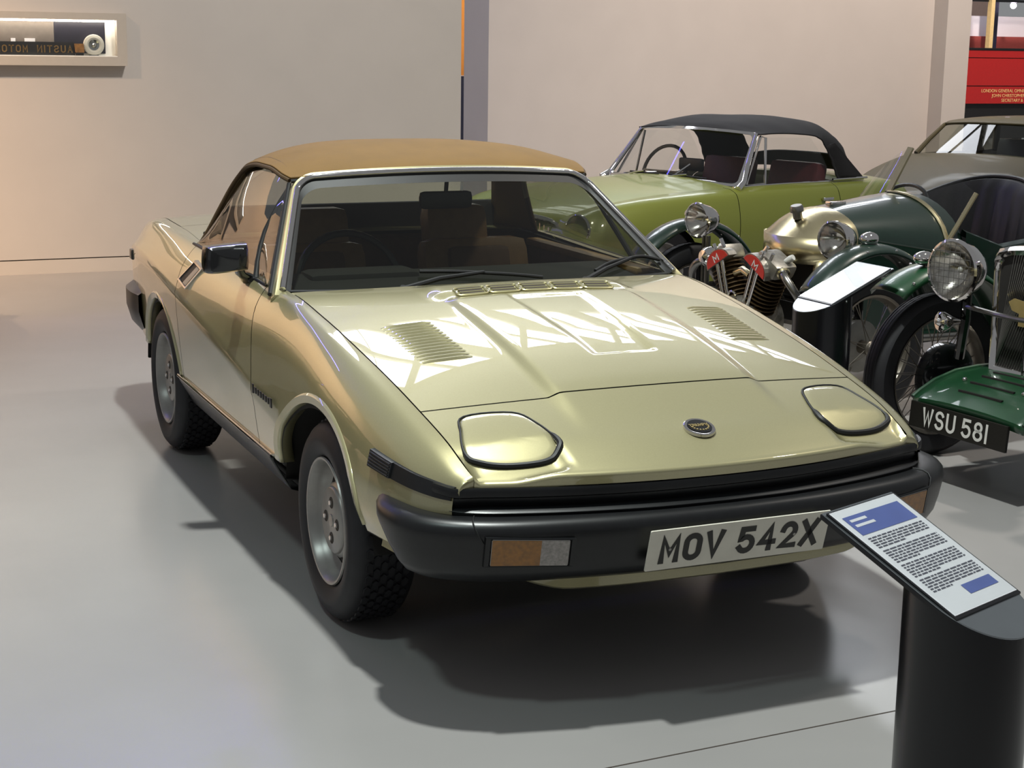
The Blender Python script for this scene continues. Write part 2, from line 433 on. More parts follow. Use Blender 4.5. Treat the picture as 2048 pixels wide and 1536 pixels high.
for sgn, sd in ((-1, 'right'), (1, 'left')):
    S = lambda v, u, sgn=sgn: side(v, u, sgn)
    def SW(v, u, sgn=sgn):
        if v >= -.735: return side(v, u, sgn)
        x, y, z = side(-.735, u, sgn); t = (-.735-v)/.05
        return (x*(1-.012*t), y-.012*math.sin(min(1, t*2.2)*PI/2)+.004*max(0, t-.45), z-.031*t**1.4*(1-u*.6))
    zz = lambda v, u: side(v, u)[2]
    V, F = patch(SW, frange(-.785, -.735, 6)+frange(-.735, .84, 62)[1:], US, (arch(FA, LIP), lambda v, u: door_front(zz(v, u))-G2-v,
        lambda v, u: 1 if v > -.735 else .60-u))
    wing = mesh('front_wing', V, F, 'gold_paint', car)
    V, F = patch(S, frange(.62, 1.84, 40), US, (lambda v, u: v-door_front(zz(v, u))-G2, lambda v, u: door_rear(zz(v, u))-G2-v, lambda v, u: zz(v, u)-.366, arch(RA, LIP)))
    door = mesh('door', V, F, 'gold_paint', car)
    V, F = patch(S, frange(1.70, 3.05, 50), US, (lambda v, u: v-door_rear(zz(v, u))-G2, arch(RA, LIP)))
    quarter = mesh('rear_quarter', V, F, 'gold_paint', car)
    sides[sgn] = (wing, door, quarter)
    # arch lips: flat flange and inner return
    for A, par in ((FA, wing), (RA, quarter)):
        rows = []
        for k in range(61):
            a = math.radians(-8+196*k/60)
            def pt(gr, dx):
                y = A[0]+(A[2]+gr)*math.cos(a); z = A[1]+(A[3]+gr)*math.sin(a)
                # surface x at that y,z
                z_ = max(z, .30); lo, hi = 0.0, 2.0
                for _ in range(24):
                    md = (lo+hi)/2
                    if side(y, md)[2] > z_: lo = md
                    else: hi = md
                return (sgn*(abs(side(y, lo)[0])+dx), y, z)
            o_ = pt(LIP+.006, -.005); o2 = pt(LIP, .003)
            m1 = pt(LIP-.004, .006); m2 = pt(.004, .000); m3 = pt(0, -.008); m4 = pt(0.0, -.045)
            rows.append([o_, o2, m1, m2, m3, m4])
        rows = [r for r in rows if r[0][2] > (.375 if A is FA and r[0][1] < 0 else .36)]
        b = MB(); b.grid(rows); b.build('wheel_arch_lip', 'gold_paint', par, recalc=False, solid=.002)
# bonnet, nose, boot deck
SS = [math.sin(t) for t in frange(-PI/2, PI/2, 2)]
SS = frange(-.994, .994, 150)
V, F = patch(lambda v, s: top(s, v), frange(-.4265, .650, 120), SS)
bonnet = mesh('bonnet', V, F, 'gold_paint', car)
def nose(v, s):
    if v >= -.735: return top(s, v)
    x, y, z = top(s, -.735); t = (-.735-v)/.05           # rolled lip
    return (x, y-.012*math.sin(min(1, t*2.2)*PI/2)+.004*max(0, t-.45), z-.031*t**1.4)
V, F = patch(nose, frange(-.785, -.735, 10)+frange(-.735, -.4320, 40)[1:], frange(-.994, .994, 90))
nose_panel = mesh('nose_panel', V, F, 'gold_paint', car)
# wing tips rolled round the front corner
V, F = patch(lambda v, s: top(s, v), frange(1.90, 2.335, 16), frange(-.998, .998, 40))
rear_deck = mesh('rear_deck', V, F, 'gold_paint', car)
V, F = patch(lambda v, s: top(s, v), frange(2.34, 3.05, 24), frange(-.994, .994, 40))
boot_lid = mesh('boot_lid', V, F, 'gold_paint', car)
# tail panel
b = MB(); R1 = [(s*TF['x1'](3.05), 3.05-BK(3.05)*(1-s*s), TF['z1'](3.05)+CRN(3.05)*(1-s*s)) for s in frange(-1, 1, 16)]
sec = [side(3.05, u, 1) for u in US]
ring = [(-p[0], p[1], p[2]) for p in reversed(sec)]+R1[1:-1]+sec
cen = [(p[0]*.9, 3.08, .42+(p[2]-.42)*.85) for p in ring]
b.rings([ring, cen], closed=True, cap=False); b.f.append(tuple(range(len(ring), 2*len(ring))))
b.build('tail_panel', 'gold_paint', car)
# dark structure underneath: inner shell, wheel wells, floor pan
b = MB()
def inn(p, dx=.014, dz=.012):
    x = p[0]-math.copysign(min(dx, abs(p[0])), p[0]); return (x, p[1], p[2]-dz)
def innt(s, v):
    p = top(s*.985, v); return (p[0], p[1]+.012, p[2]-.014)
V, F = patch(lambda v, s: innt(s, v), frange(-.72, .66, 40), frange(-1, 1, 40)); b.add(V, F)
V, F = patch(lambda v, s: innt(s, v), frange(1.9, 3.0, 20), frange(-1, 1, 20)); b.add(V, F)
for sgn in (-1, 1):
    V, F = patch(lambda v, u: inn(side(v, u, sgn)), frange(-.70, 3.03, 90), US, (arch(FA, .0), arch(RA, .0))); b.add(V, F)
    for A in (FA, RA):
        for xa, xb in ((.45, .775),):
            rows = []
            for k in range(33):
                a = math.radians(-20+220*k/32); y = A[0]+(A[2]+.015)*math.cos(a); z = A[1]+(A[3]+.015)*math.sin(a)
                rows.append([(sgn*xa, y, max(z, .30)), (sgn*xb, y, max(z, .30))])
            b.grid(rows); b.f.append(tuple(len(b.v)-66+2*k for k in range(33)))
b.box((0, 1.0, .24), (1.38, 1.35, .03)); b.box((0, 2.75, .33), (1.2, .5, .05)); b.box((0, -.15, .31), (.9, .8, .1))
b.build('underbody', 'dark_interior', car, recalc=False)
# sills
for sgn in (-1, 1):
    rows = [[(sgn*x, y, z) for y in frange(.50, 1.84, 20)] for x, z in ((.785, .368), (.803, .362), (.800, .345), (.775, .30), (.745, .25), (.70, .235))]
    sill = MB().grid(rows).build('sill', 'black_plastic', car, recalc=False, solid=.003)
    MB().tube([(sgn*.806, y, .364) for y in (.50, 1.84)], .006, 8).build('sill_trim', 'chrome', sill)
# ---------------- louvre panels in the bonnet
def hood_z(x, y):
    v = y
    for _ in range(12):
        x1 = TF['x1'](v); s = x/x1; v = y+BK(v)*(1-s*s)
    return top(s, v)[2]
def hood_pt(x, y, dz=0.0): return (x, y, hood_z(x, y)+dz)
for sgn in (-1, 1):
    panel = MB()
    for i in range(14):
        t = i/13; y = lerp(.135, -.158, t); xa = lerp(.574, .562, t); xb = lerp(.427, .416, t); dy = lerp(.0, -.024, 1)
        yo = -.021
        A0 = [hood_pt(sgn*x, y+yo*(xa-x)/(xa-xb), -.001) for x in (xa, xb)]
        rows = []
        for q, (oy, oz) in enumerate(((.0, -.001), (.004, .0045), (-.004, .0055), (-.010, -.004))):
            rows.append([hood_pt(sgn*x, y+oy+yo*(xa-x)/(xa-xb), oz*(1 if 0 < j < 6 else .1)) for j, x in enumerate(frange(xa, xb, 6))])
        lou = MB().grid(rows).build('louvre', 'gold_paint', bonnet, recalc=False)
        slot = MB().grid([[hood_pt(sgn*x, y-.0098+yo*(xa-x)/(xa-xb), .0008) for x in (xa-.004, xb+.004)], [hood_pt(sgn*x, y-.0084+yo*(xa-x)/(xa-xb), .0014) for x in (xa-.004, xb+.004)]]).build('louvre_slot', 'gap_dark', lou, recalc=False)
# five air slots by the windscreen
for i in range(5):
    cx = (i-2)*.108; y0 = .318
    def hq(x, y, d): return Vector(hood_pt(x, y, d))
    fr = catmull([hq(cx-.043, y0+.030, .0), hq(cx+.043, y0+.030, .0), hq(cx+.049, y0+.006, .0), hq(cx+.043, y0-.022, .0), hq(cx-.043, y0-.022, .0), hq(cx-.049, y0+.006, .0)], 4, True)
    vo = MB().tube([p+Vector((0, 0, .003)) for p in fr], .0035, 6, loop=True).build('air_vent', 'gold_paint', bonnet)
    for yy in (y0+.020, y0+.004, y0-.012):
        MB().add([hq(cx-.038, yy+.005, .0045), hq(cx+.038, yy+.005, .0045), hq(cx+.038, yy-.004, .0045), hq(cx-.038, yy-.004, .0045)], [(0, 1, 2, 3)]).build('air_slot', 'gap_dark', vo, recalc=False, smooth=False)
        MB().tube([hq(cx-.040, yy-.0075, .004), hq(cx+.040, yy-.0075, .004)], .0028, 6).build('slot_bar', 'gold_paint', vo)
# ---------------- pop-up headlamp covers
HL = [(.572, -.507), (.449, -.531), (.410, -.60), (.393, -.680), (.400, -.712), (.449, -.733), (.53, -.722), (.600, -.694), (.630, -.662), (.607, -.575)]
def rounded(poly, n=5): return [(p.x, p.y) for p in catmull([(a, b_, 0) for a, b_ in poly], n, True)]
def nose_z(x, y, dip=True):
    v = y
    for _ in range(12):
        x1 = TF['x1'](v); s = x/x1; v = y+BK(max(v, -.80))*(1-s*s)
    return top(s, v, dip)[2]
for sgn in (-1, 1):
    out = rounded([(sgn*a, b_) for a, b_ in HL]); cx = sum(p[0] for p in out)/len(out); cy = sum(p[1] for p in out)/len(out)
    def hp(x, y, lift):
        line = -.655+.06*(abs(x)-.5)
        return (x, y, nose_z(x, y, False)+lift-.001-max(0, line-y)*.24)
    rings = []
    for k, (f_, l_) in enumerate(((.985, -.02), (.985, .002), (.975, .0045), (.95, .0055), (.8, .006), (.6, .006), (.4, .006), (.2, .006))):
        rings.append([hp(cx+(x-cx)*f_, cy+(y-cy)*f_, l_) for x, y in out])
    b = MB(); b.rings(rings, True, False); n = len(out); b.f.append(tuple(len(b.v)-n+k for k in range(n)))
    cover = b.build('headlamp_cover', 'gold_paint', car, angle=50)
    gas = [Vector((cx+(x-cx)*1.018, cy+(y-cy)*1.018, nose_z(cx+(x-cx)*1.018, cy+(y-cy)*1.018)+(.0025 if y > -.66 else .004))) for x, y in out]
    rad = [lerp(.0032, .0085, sm(-.645, -.68, y)) for x, y in out]
    MB().tube(gas, rad, 8, loop=True).build('gasket', 'black_rubber', cover)
    # dark seat under the cover
    MB().rings([[(x_, y_, z_-.03) for x_, y_, z_ in gas], [(x_, y_, z_+.0005) for x_, y_, z_ in gas]], True, False).build('cover_well', 'black_rubber', cover)
# round badge
bz = nose_z(0, -.719); nn = Vector((0, -.30, 1)).normalized()
badge = MB().lathe([(.0, .006), (.030, .006), (.034, .0055), (.040, .0065), (.0425, .004), (.043, -.003)], (0, -.719, bz+.003), nn, 36).build('badge', 'chrome', car, label='round chrome and black bonnet badge')
MB().lathe([(.0, .0075), (.033, .0068)], (0, -.719, bz+.003), nn, 36).build('badge_field', 'black_gloss', badge)
mat('badge_gold', '#c9b27a', rough=.3, metal=.7)
uyb = Vector((0, 1, .30)).normalized()
letters('TRIUMPH', Vector((-.0295, -.719, bz+.003))+nn*.0078-uyb*.003, (1, 0, 0), uyb, .013, .0075, .0020, .0012, .0008, 'badge_letter', 'badge_gold', badge)
for k in range(9):
    a = PI+PI*(k+.5)/9; p = Vector((0, -.719, bz+.003))+nn*.0076+Vector((1, 0, 0))*.024*math.cos(a)+uyb*.021*math.sin(a)
    MB().lathe([(0, .001), (.0028, .0008), (.003, -.002)], p, nn, 8).build('badge_leaf', 'badge_gold', badge)
# ---------------- windscreen, frame and trim
def W(a, b, off=0.0):
    x = a*lerp(.70, .53, b); y = lerp(.70, 1.10, b)-lerp(.11, .06, b)*(1-a*a); z = lerp(.845, 1.152, b)+lerp(0, .022, b)*(1-a*a)
    return Vector((x, y-off*.62, z+off*.78))
def wloop(da, db0, db1, rad, n=9, nb=14):
    """rounded loop on the screen surface: half width 1+da, bottom db0, top 1+db1"""
    A_ = 1+da; T = 1+db1; pts = []
    ra = rad; rb = rad*1.25
    pts += [(lerp(-A_, A_, i/nb), db0) for i in range(nb+1)]
    pts += [(A_, lerp(db0, T-rb, i/nb)) for i in range(1, nb)]
    pts += [(A_-ra+ra*math.cos(t), T-rb+rb*math.sin(t)) for t in frange(0, PI/2, n)]
    pts += [(lerp(A_-ra, -A_+ra, i/nb), T) for i in range(1, nb)]
    pts += [(-A_+ra-ra*math.sin(t), T-rb+rb*math.cos(t)) for t in frange(0, PI/2, n)]
    pts += [(-A_, lerp(T-rb, db0, i/nb)) for i in range(1, nb)]
    return pts
def wring(da, db0, db1, rad, off): return [W(a, b, off) for a, b in wloop(da, db0, db1, rad)]
fr = MB(); R_ = [wring(.052, -.06, .085, .12, -.035), wring(.055, -.06, .090, .12, .0), wring(.042, -.05, .075, .12, .012), wring(.018, -.03, .04, .11, .010), wring(.005, -.02, .022, .10, .004), wring(-.01, -.01, .0, .09, -.02)]
frame = fr.rings(R_, True, False).build('windscreen_frame', 'gold_paint', car, angle=50)
def half_ring(da, db0, db1, rad, off):                       # trim runs up both sides and over the top
    pts = wloop(da, db0, db1, rad); k = 14
    return [W(a, b, off) for a, b in pts[k:]]+[W(*pts[0], off)]
MB().tube(half_ring(.013, .0, .030, .105, .012), .0105, 10, flat=1.0).build('chrome_trim', 'chrome', frame)
b = MB(); b.rings([wring(.004, -.01, .018, .10, .006), wring(-.012, .0, -.012, .095, .003), wring(-.026, .02, -.055, .11, -.002)], True, False); b.build('screen_seal', 'black_rubber', frame)
b = MB(); b.grid([[W(a, bb, -.003) for a in frange(-.985, .985, 24)] for bb in frange(-.015, .97, 12)]); b.build('windscreen', 'screen_glass', frame, recalc=False)
# black cowl strip below the glass
b = MB(); b.grid([[W(a, -.04, -.012)+Vector((0, -.03, -.012)) for a in frange(-.99, .99, 20)], [W(a, .02, -.004) for a in frange(-.99, .99, 20)]]); b.build('cowl_strip', 'black_rubber', frame, recalc=False)
# wipers
for pts_a, pts_b in ((((-.484, -.03), (-.3, .05), (-.07, .091)), ((-.385, .128), (-.22, .118), (-.07, .098), (.10, .068), (.227, .036))),
                     (((.436, -.03), (.6, .06), (.80, .135)), ((.539, .061), (.659, .122), (.80, .15), (.90, .155), (.985, .11)))):
    w = MB().tube([W(*p, .022) for p in pts_a], [.010, .008, .006], 8).build('wiper', 'black_rubber', car)
    MB().tube([W(*p, .014) for p in catmull([(a, b_, 0) for a, b_ in pts_b], 4) for p in [(p.x, p.y)]], .006, 8).build('wiper_blade', 'black_rubber', w)
    MB().cyl(W(*pts_a[0], -.01), W(*pts_a[0], .03), .012, 12).build('wiper_pivot', 'black_plastic', w)
# ---------------- soft top
ST = [(1.120, .556, 1.165, 1.052, 1.186, 2.2), (1.17, .572, 1.178, 1.10, 1.212, 2.6), (1.28, .580, 1.196, 1.24, 1.245, 3.2), (1.42, .582, 1.197, 1.42, 1.264, 3.4), (1.56, .578, 1.185, 1.60, 1.262, 3.4), (1.68, .572, 1.160, 1.80, 1.243, 3.2),
      (1.755, .598, 1.095, 1.95, 1.195, 3.0), (1.80, .640, 1.00, 2.06, 1.11, 3.0), (1.83, .676, .92, 2.16, 1.0, 3.2), (1.85, .703, .868, 2.26, .885, 4.0)]
STF = [pch(range(len(ST)), [r[i] for r in ST]) for i in range(6)]
def soft(t, w):
    ye, xe, ze, yc, zc, n = [f(t) for f in STF]
    a = abs(w); rear = sm(5.0, 7.0, t)
    x = w*xe*(1+.035*rear*(1-a)); z = zc-(zc-ze)*a**n; y = ye+(yc-ye)*(1-a**lerp(2.0, 5.0, rear))
    return (x, y, z)
RW = (6.0, 8.6)
def rear_win(t, w):     # rear window cut-out
    return -min(min((t-5.9)*1.0, (8.45-t)*1.0), (.84-abs(w))*6)
WW = [math.sin(a) for a in frange(-PI/2, PI/2, 48)]
V, F = patch(lambda t, w: soft(t, w), frange(0, 9, 60), WW, (rear_win,))
top_ = mesh('soft_top', V, F, 'tan_canvas', car, solid=.008, label='tan fabric folding soft top')
V, F = patch(lambda t, w: tuple(Vector(soft(t, w))-Vector((0, .004, .003))), frange(5.85, 8.5, 18), frange(-.85, .85, 20)); mesh('rear_window', V, F, 'window_glass', top_)
for sgn in (-1, 1):       # edge binding and seams
    pts = [Vector(soft(t, sgn*1.0))+Vector((sgn*.004, 0, -.004)) for t in frange(0, 9, 50)]
    MB().tube(pts, .0075, 8).build('edge_binding', 'tan_seam', top_)
    pts = [Vector(soft(t, sgn*(.72+.16*sm(.0, 1.6, t)+.04*sm(2, 5, t))))+Vector((0, 0, .002)) for t in frange(.05, 5.2, 40)]
    MB().tube(pts, .0034, 6).build('seam', 'tan_seam', top_)
    pts = [Vector(soft(t, sgn*(.955-.03*math.sin(PI*t/5.6))))+Vector((sgn*.003, 0, .003)) for t in frange(.25, 5.6, 30)]
    MB().tube([Vector(soft(.1, sgn*.995))]+pts, .005, 6).build('flap_piping', 'tan_seam', top_)
    # tab with press studs where the fabric meets the rear deck
    for t, w_ in ((8.75, .93), (8.8, .86), (8.55, .965)):
        p = Vector(soft(t, sgn*w_)); MB().sphere(p+Vector((sgn*.006, 0, .004)), .007, 8, 6).build('press_stud', 'black_plastic', top_)
MB().tube([Vector(soft(0, w))+Vector((0, -.004, -.006)) for w in WW], .007, 8).build('header_seal', 'black_rubber', top_)
# ---------------- side windows, door furniture
for sgn in (-1, 1):
    wing, door, quarter = sides[sgn]
    rows = []
    def belt(y): return Vector((sgn*(TF['x2'](y)-.014), y, TF['z2'](y)+.004))
    n = 24; bot = []; topc = []
    for i in range(n+1):
        t = i/n
        bot.append(belt(lerp(.845, 1.835, t)))
        if t < .22: q = t/.22; p = Vector(W(sgn*1.045, lerp(.03, 1.0, q))); p.y += .02
        else:
            q = (t-.22)/.78; p = Vector(soft(lerp(.0, 9.0, q**.92), sgn)); p -= Vector((sgn*.012, 0, .004))
        topc.append(p)
    # pane built from front edge points to rear edge points
    rows = [[bot[i].lerp(topc[i], k/8)+Vector((sgn*.018*math.sin(PI*k/8), 0, 0)) for k in range(9)] for i in range(n+1)]
    MB().grid(rows).build('side_window', 'side_glass', door, recalc=False)
    # quarter-light division bar and front seal
    pa = belt(1.00); pb = Vector(W(sgn*1.04, .97)); pb.y += .035
    MB().tube([pa.lerp(pb, k/6)+Vector((sgn*.018*math.sin(PI*k/6), .03*math.sin(PI*k/6), 0)) for k in range(7)], [.010]*4+[.008]*3, 8).build('window_bar', 'black_rubber', door)
    MB().tube([Vector(W(sgn*1.05, b_))+Vector((sgn*.004, .018, 0)) for b_ in frange(-.03, 1.0, 8)], .008, 8).build('window_seal', 'black_rubber', frame)
    MB().tube([belt(y)+Vector((sgn*.006, 0, 0)) for y in frange(.84, 1.84, 16)], .006, 6).build('belt_seal', 'black_rubber', door)
    # handle: square chrome escutcheon with black flap
    def sp(y, z, d):
        lo, hi = 0.0, 2.0
        for _ in range(24):
            md = (lo+hi)/2
            if side(y, md)[2] > z: lo = md
            else: hi = md
        return Vector((sgn*(abs(side(y, lo)[0])+d), y, z))
    q = [sp(1.735, .752, .004), sp(1.61, .736, .004), sp(1.505, .816, .004), sp(1.63, .828, .004)]
    def shrink(Q, f, d): c_ = sum(Q, Vector())/4; return [c_+(p-c_)*f+Vector((sgn*d, 0, 0)) for p in Q]
    q = shrink(q, 1.12, .004); h = MB().rings([shrink(q, 1, -.012), shrink(q, 1, .002), shrink(q, .96, .004), shrink(q, .84, .004), shrink(q, .82, -.004)], True, False).build('door_handle', 'chrome', door, smooth=False)
    MB().add(shrink(q, .83, -.001), [(0, 1, 2, 3)]).build('handle_recess', 'black_rubber', h, smooth=False)
    f4 = shrink(q, .78, .002); MB().add([f4[1].lerp(f4[0], .42), f4[1], f4[2], f4[2].lerp(f4[3], .42)], [(0, 1, 2, 3)]).build('handle_flap', 'silver_paint', h, smooth=False, solid=.003)
# door mirror on the driver's side
dr = sides[-1][1]
b = MB(); rows = []
MH = Vector((-.842, .89, .934))
mm_ = MB(); prof = []
for dy, f_ in ((-.045, .55), (-.04, .80), (-.02, .97), (.0, 1.0), (.03, 1.0)):
    rng = []
    for (x_, z_) in [(p.x, p.y) for p in catmull([(-.082, -.04, 0), (-.078, .042, 0), (-.06, .050, 0), (.06, .062, 0), (.078, .052, 0), (.080, -.035, 0), (.06, -.05, 0), (-.06, -.062, 0)], 4, True)]:
        rng.append(MH+Vector((x_*.86*f_+.02*(dy), dy+x_*-.12, z_*.78*f_)))
    prof.append(rng)
mo = mm_.rings(prof, True, True).build('door_mirror', 'black_gloss', dr)
MB().tube([(-.735, 1.02, .845), (-.755, .99, .862), (-.785, .93, .880), (-.80, .90, .905)], [.028, .022, .018, .016], 12, flat=.7).build('mirror_arm', 'black_gloss', mo)
MB().box((-.728, 1.03, .846), (.03, .10, .016), None, .004).build('mirror_foot', 'black_plastic', mo)
# ---------------- front: grille band, bumper, lamps, plate
def plan(pts): return catmull([(x, y, 0) for x, y in pts], 6)
def both(half):          # half from centre to the right end (positive x) -> full path
    return [Vector((-p.x, p.y, 0)) for p in reversed(half)][:-1]+half
def sweep(path, prof, closed=False):
    """profile (inset, z) swept along a plan path running from -x to +x round the front"""
    n = len(path); rings = []
    for i, p in enumerate(path):
        d = (path[min(i+1, n-1)]-path[max(i-1, 0)]).normalized(); nrm = Vector((-d.y, d.x, 0))
        rings.append([Vector((p.x, p.y, 0))+nrm*a+Vector((0, 0, z)) for a, z in prof])
    return rings
NP = both(plan([(0, -.862), (.2, -.854), (.4, -.823), (.55, -.785), (.625, -.760), (.668, -.749), (.698, -.738), (.716, -.715), (.728, -.685)]))
band = MB().rings([[q+Vector((0, 0, (.006*sm(.68, .73, abs(q.x))))) for q in r] for r in sweep(NP, [(.03, .568), (.002, .566), (-.001, .560), (-.0, .544), (.012, .538), (.012, .528), (.02, .515), (.06, .512)])], False, False).build('grille_band', 'black_plastic', car, recalc=False)
NP2 = both(plan([(0, -.885), (.2, -.877), (.4, -.846), (.55, -.808), (.64, -.775), (.70, -.73), (.735, -.66)]))
MB().rings(sweep(NP2, [(.05, .518), (.006, .514), (.0, .509), (.004, .500), (.05, .498)]), False, False).build('grille_step', 'black_plastic', band, recalc=False)
for sgn in (-1, 1):       # ribbed side marker and black strip round the corner
    def ws_(v, z, d):
        lo, hi = 0.0, 2.0
        for _ in range(24):
            md = (lo+hi)/2
            if side(v, md)[2] > z: lo = md
            else: hi = md
        return Vector((sgn*(abs(side(v, lo)[0])+d), v, z))
    def strip(v0, v1, n, d0): return [[ws_(v, lerp(.570, .598, (v+.735)/.335), -.004), ws_(v, lerp(.568, .596, (v+.735)/.335), d0), ws_(v, lerp(.553, .576, (v+.735)/.335), d0), ws_(v, lerp(.536, .553, (v+.735)/.335), d0), ws_(v, lerp(.534, .551, (v+.735)/.335), -.004)] for v in frange(v0, v1, n)]
    MB().rings(strip(-.735, -.52, 10, .007), False, False).build('corner_strip', 'black_plastic', sides[sgn][0], recalc=False, angle=30)
    mko = MB().rings(strip(-.52, -.40, 6, .012), True, True).build('side_marker', 'marker_lens', sides[sgn][0], angle=30)
    for k in range(5):
        f_ = (k+.7)/5.4
        MB().tube([ws_(v, lerp(lerp(.568, .596, (v+.735)/.335), lerp(.536, .553, (v+.735)/.335), f_), .0125) for v in frange(-.515, -.405, 4)], .0020, 5).build('marker_rib', 'black_plastic', mko)
BP = both(plan([(0, -.928), (.25, -.918), (.45, -.890), (.60, -.856), (.70, -.812), (.775, -.75), (.815, -.68), (.828, -.59), (.824, -.50), (.818, -.42)]))
bprof = [(.10, .498), (.055, .502), (.030, .501), (.014, .496), (.004, .485), (.0, .468), (.002, .452), (.010, .41), (.020, .372), (.032, .352), (.06, .336), (.12, .332)]
nB = 120
cum = [0.0]
for i in range(1, len(BP)): cum.append(cum[-1]+(BP[i]-BP[i-1]).length)
half = cum[-1]/2
def along(sv):
    i = 0
    while i < len(cum)-2 and cum[i+1] < sv: i += 1
    return BP[i].lerp(BP[i+1], (sv-cum[i])/(cum[i+1]-cum[i])), (BP[i+1]-BP[i]).normalized()
BR = []
def reach(z):          # arc length from centre to the slanted end at this height
    ye = lerp(-.665, -.475, sm(.30, .53, z)*.35+.65*min(1, max(0, (z-.31)/.2)))
    for i in range(len(BP)//2, len(BP)-1):
        if BP[i+1].y >= ye: return cum[i]-half+(cum[i+1]-cum[i])*(ye-BP[i].y)/(BP[i+1].y-BP[i].y)
    return half
RC = [reach(z) for a_, z in bprof]
for i in range(nB+1):
    f_ = -1+2*i/nB; ring = []
    for (a_, z), rc in zip(bprof, RC):
        p, d = along(half+f_*rc); nrm = Vector((-d.y, d.x, 0)); k_ = 1+1.2*sm(.93, 1.0, abs(f_))*0
        ring.append(Vector((p.x, p.y, 0))+nrm*(a_+.012*sm(.95, 1.0, abs(f_)))+Vector((0, 0, z)))
    BR.append(ring)
nB = len(BR); BPx = [sum((q for q in r[4:7]), Vector())/3 for r in BR]
BP = [along(half+(-1+2*i/(nB-1))*half)[0] for i in range(nB)]
bumper = MB().rings(BR, False, False).build('front_bumper', 'black_plastic', car, recalc=False, angle=50)
for sgn in (-1, 1):       # joint between centre and corner sections
    i0 = min(range(nB), key=lambda i: abs(BR[i][5].x-sgn*.655))
    MB().tube([q*1.0+Vector((0, -.001, .001)) for q in BR[i0][:8]], .0022, 5).build('bumper_joint', 'black_rubber', bumper)
    ring = []
    def on_bump(x, z, d=0.0):
        x_ = abs(x); i = 0
        for k in range(nB//2, nB-1):
            if BP[k].x <= x_ <= BP[k+1].x: i = k; break
        t = (x_-BP[i].x)/max(1e-6, BP[i+1].x-BP[i].x); y = lerp(BP[i].y, BP[i+1].y, t)
        ins = pch([.345, .372, .41, .452, .468, .485], [.038, .020, .010, .002, 0, .004])(z)
        return Vector((math.copysign(x_, x), y+ins-d, z))
    q = [on_bump(sgn*x, z, .002) for x, z in ((.632, .462), (.456, .454), (.456, .392), (.632, .398))]
    c_ = sum(q, Vector())/4
    def sc(fx, d): return [c_+(p-c_)*fx+Vector((0, -d, 0)) for p in q]
    lamp = MB().rings([sc(1.22, -.004), sc(1.22, .006), sc(1.10, .008), sc(1.06, .0)], True, False).build('indicator_lamp', 'black_plastic', bumper, smooth=False)
    A_ = sc(1.04, .003)
    L0, L1 = (A_[0], A_[3]); R0, R1 = (A_[1], A_[2])
    m0 = L0.lerp(R0, .64); m1 = L1.lerp(R1, .64)
    MB().add([L0, m0, m1, L1], [(0, 1, 2, 3)]).build('amber_lens', 'amber_lens', lamp, smooth=False, solid=.006)
    MB().add([m0, R0, R1, m1], [(0, 1, 2, 3)]).build('clear_lens', 'clear_lens', lamp, smooth=False, solid=.006)
    for k in range(4): MB().tube([A_[k]+Vector((0, -.003, 0)), A_[(k+1) % 4]+Vector((0, -.003, 0))], .0025, 6).build('lens_rim', 'silver_paint', lamp)
# number plate
pu = Vector((0, -.029, .106)).normalized(); py = -.9385
p0 = Vector((0, -.9195, .364)); pn = Vector((1, 0, 0)).cross(pu)
pb = MB(); pc = p0+pu*.055
pb.prism([(-.258, -.002), (.258, -.002), (.260, 0), (.260, .111), (.258, .113), (-.258, .113), (-.260, .111), (-.260, 0)], p0, (1, 0, 0), pu, .004)
plate = pb.build('number_plate', 'plate_white', car, smooth=False, label='white plate reading MOV 542X in black')
letters('MOV 542X', p0+Vector((-.2275, 0, 0))+pu*.016+pn*.0045, (1, 0, 0), pu, .079, .0525, .0155, .0098, .001, 'plate_character', 'plate_black', plate, space=.030, widths={'M': .056, 'X': .053})
for sx in (-.20, .16): MB().lathe([(0, .003), (.004, .0025), (.005, 0)], p0+Vector((sx, 0, 0))+pu*.056+pn*.004, pn, 10).build('plate_screw', 'steel', plate)
# lower valance
VP = both(plan([(0, -.835), (.25, -.825), (.42, -.80), (.55, -.765), (.62, -.72), (.70, -.66), (.755, -.56), (.775, -.46)]))
def vz(p): return .05*sm(.40, .62, abs(p.x))
rg = [[Vector((q.x, q.y, q.z+(vz(q) if q.z < .335 else 0))) for q in r] for r in sweep(VP, [(.0, .352), (.0, .33), (-.004, .310), (-.006, .302), (.002, .296), (.02, .296)])]
MB().rings(rg, False, False).build('front_valance', 'gold_paint', car, recalc=False)
RP = plan([(0, 3.13), (.4, 3.115), (.65, 3.07), (.76, 3.0), (.80, 2.90), (.81, 2.75), (.80, 2.62)])
RP = [Vector((-p.x, p.y, 0)) for p in reversed(RP)][:-1]+RP
MB().rings(sweep([Vector((-p.x, p.y, 0)) for p in RP], [(.12, .585), (.03, .582), (.0, .56), (.0, .49), (.02, .42), (.05, .385), (.12, .38)]), False, False).build('rear_bumper', 'black_plastic', car, recalc=False, angle=50)
# rear side lamp
for sgn in (-1, 1):
    MB().box((sgn*.757, 2.915, .700), (.03, .06, .045), None, .006).build('rear_marker', 'marker_lens', sides[sgn][2])
# badge script on the wing
wx = sides[-1][0]
for i in range(8):
    y0 = .66-.028*i
    p = side(y0, 1.0); 
    MB().box((-.826, .64-.030*i, .552-.0005*i), (.004, .016+.006*(i % 2), .020 if i not in (0, 7) else .030), None, .002).build('script_badge', 'black_plastic', wx)
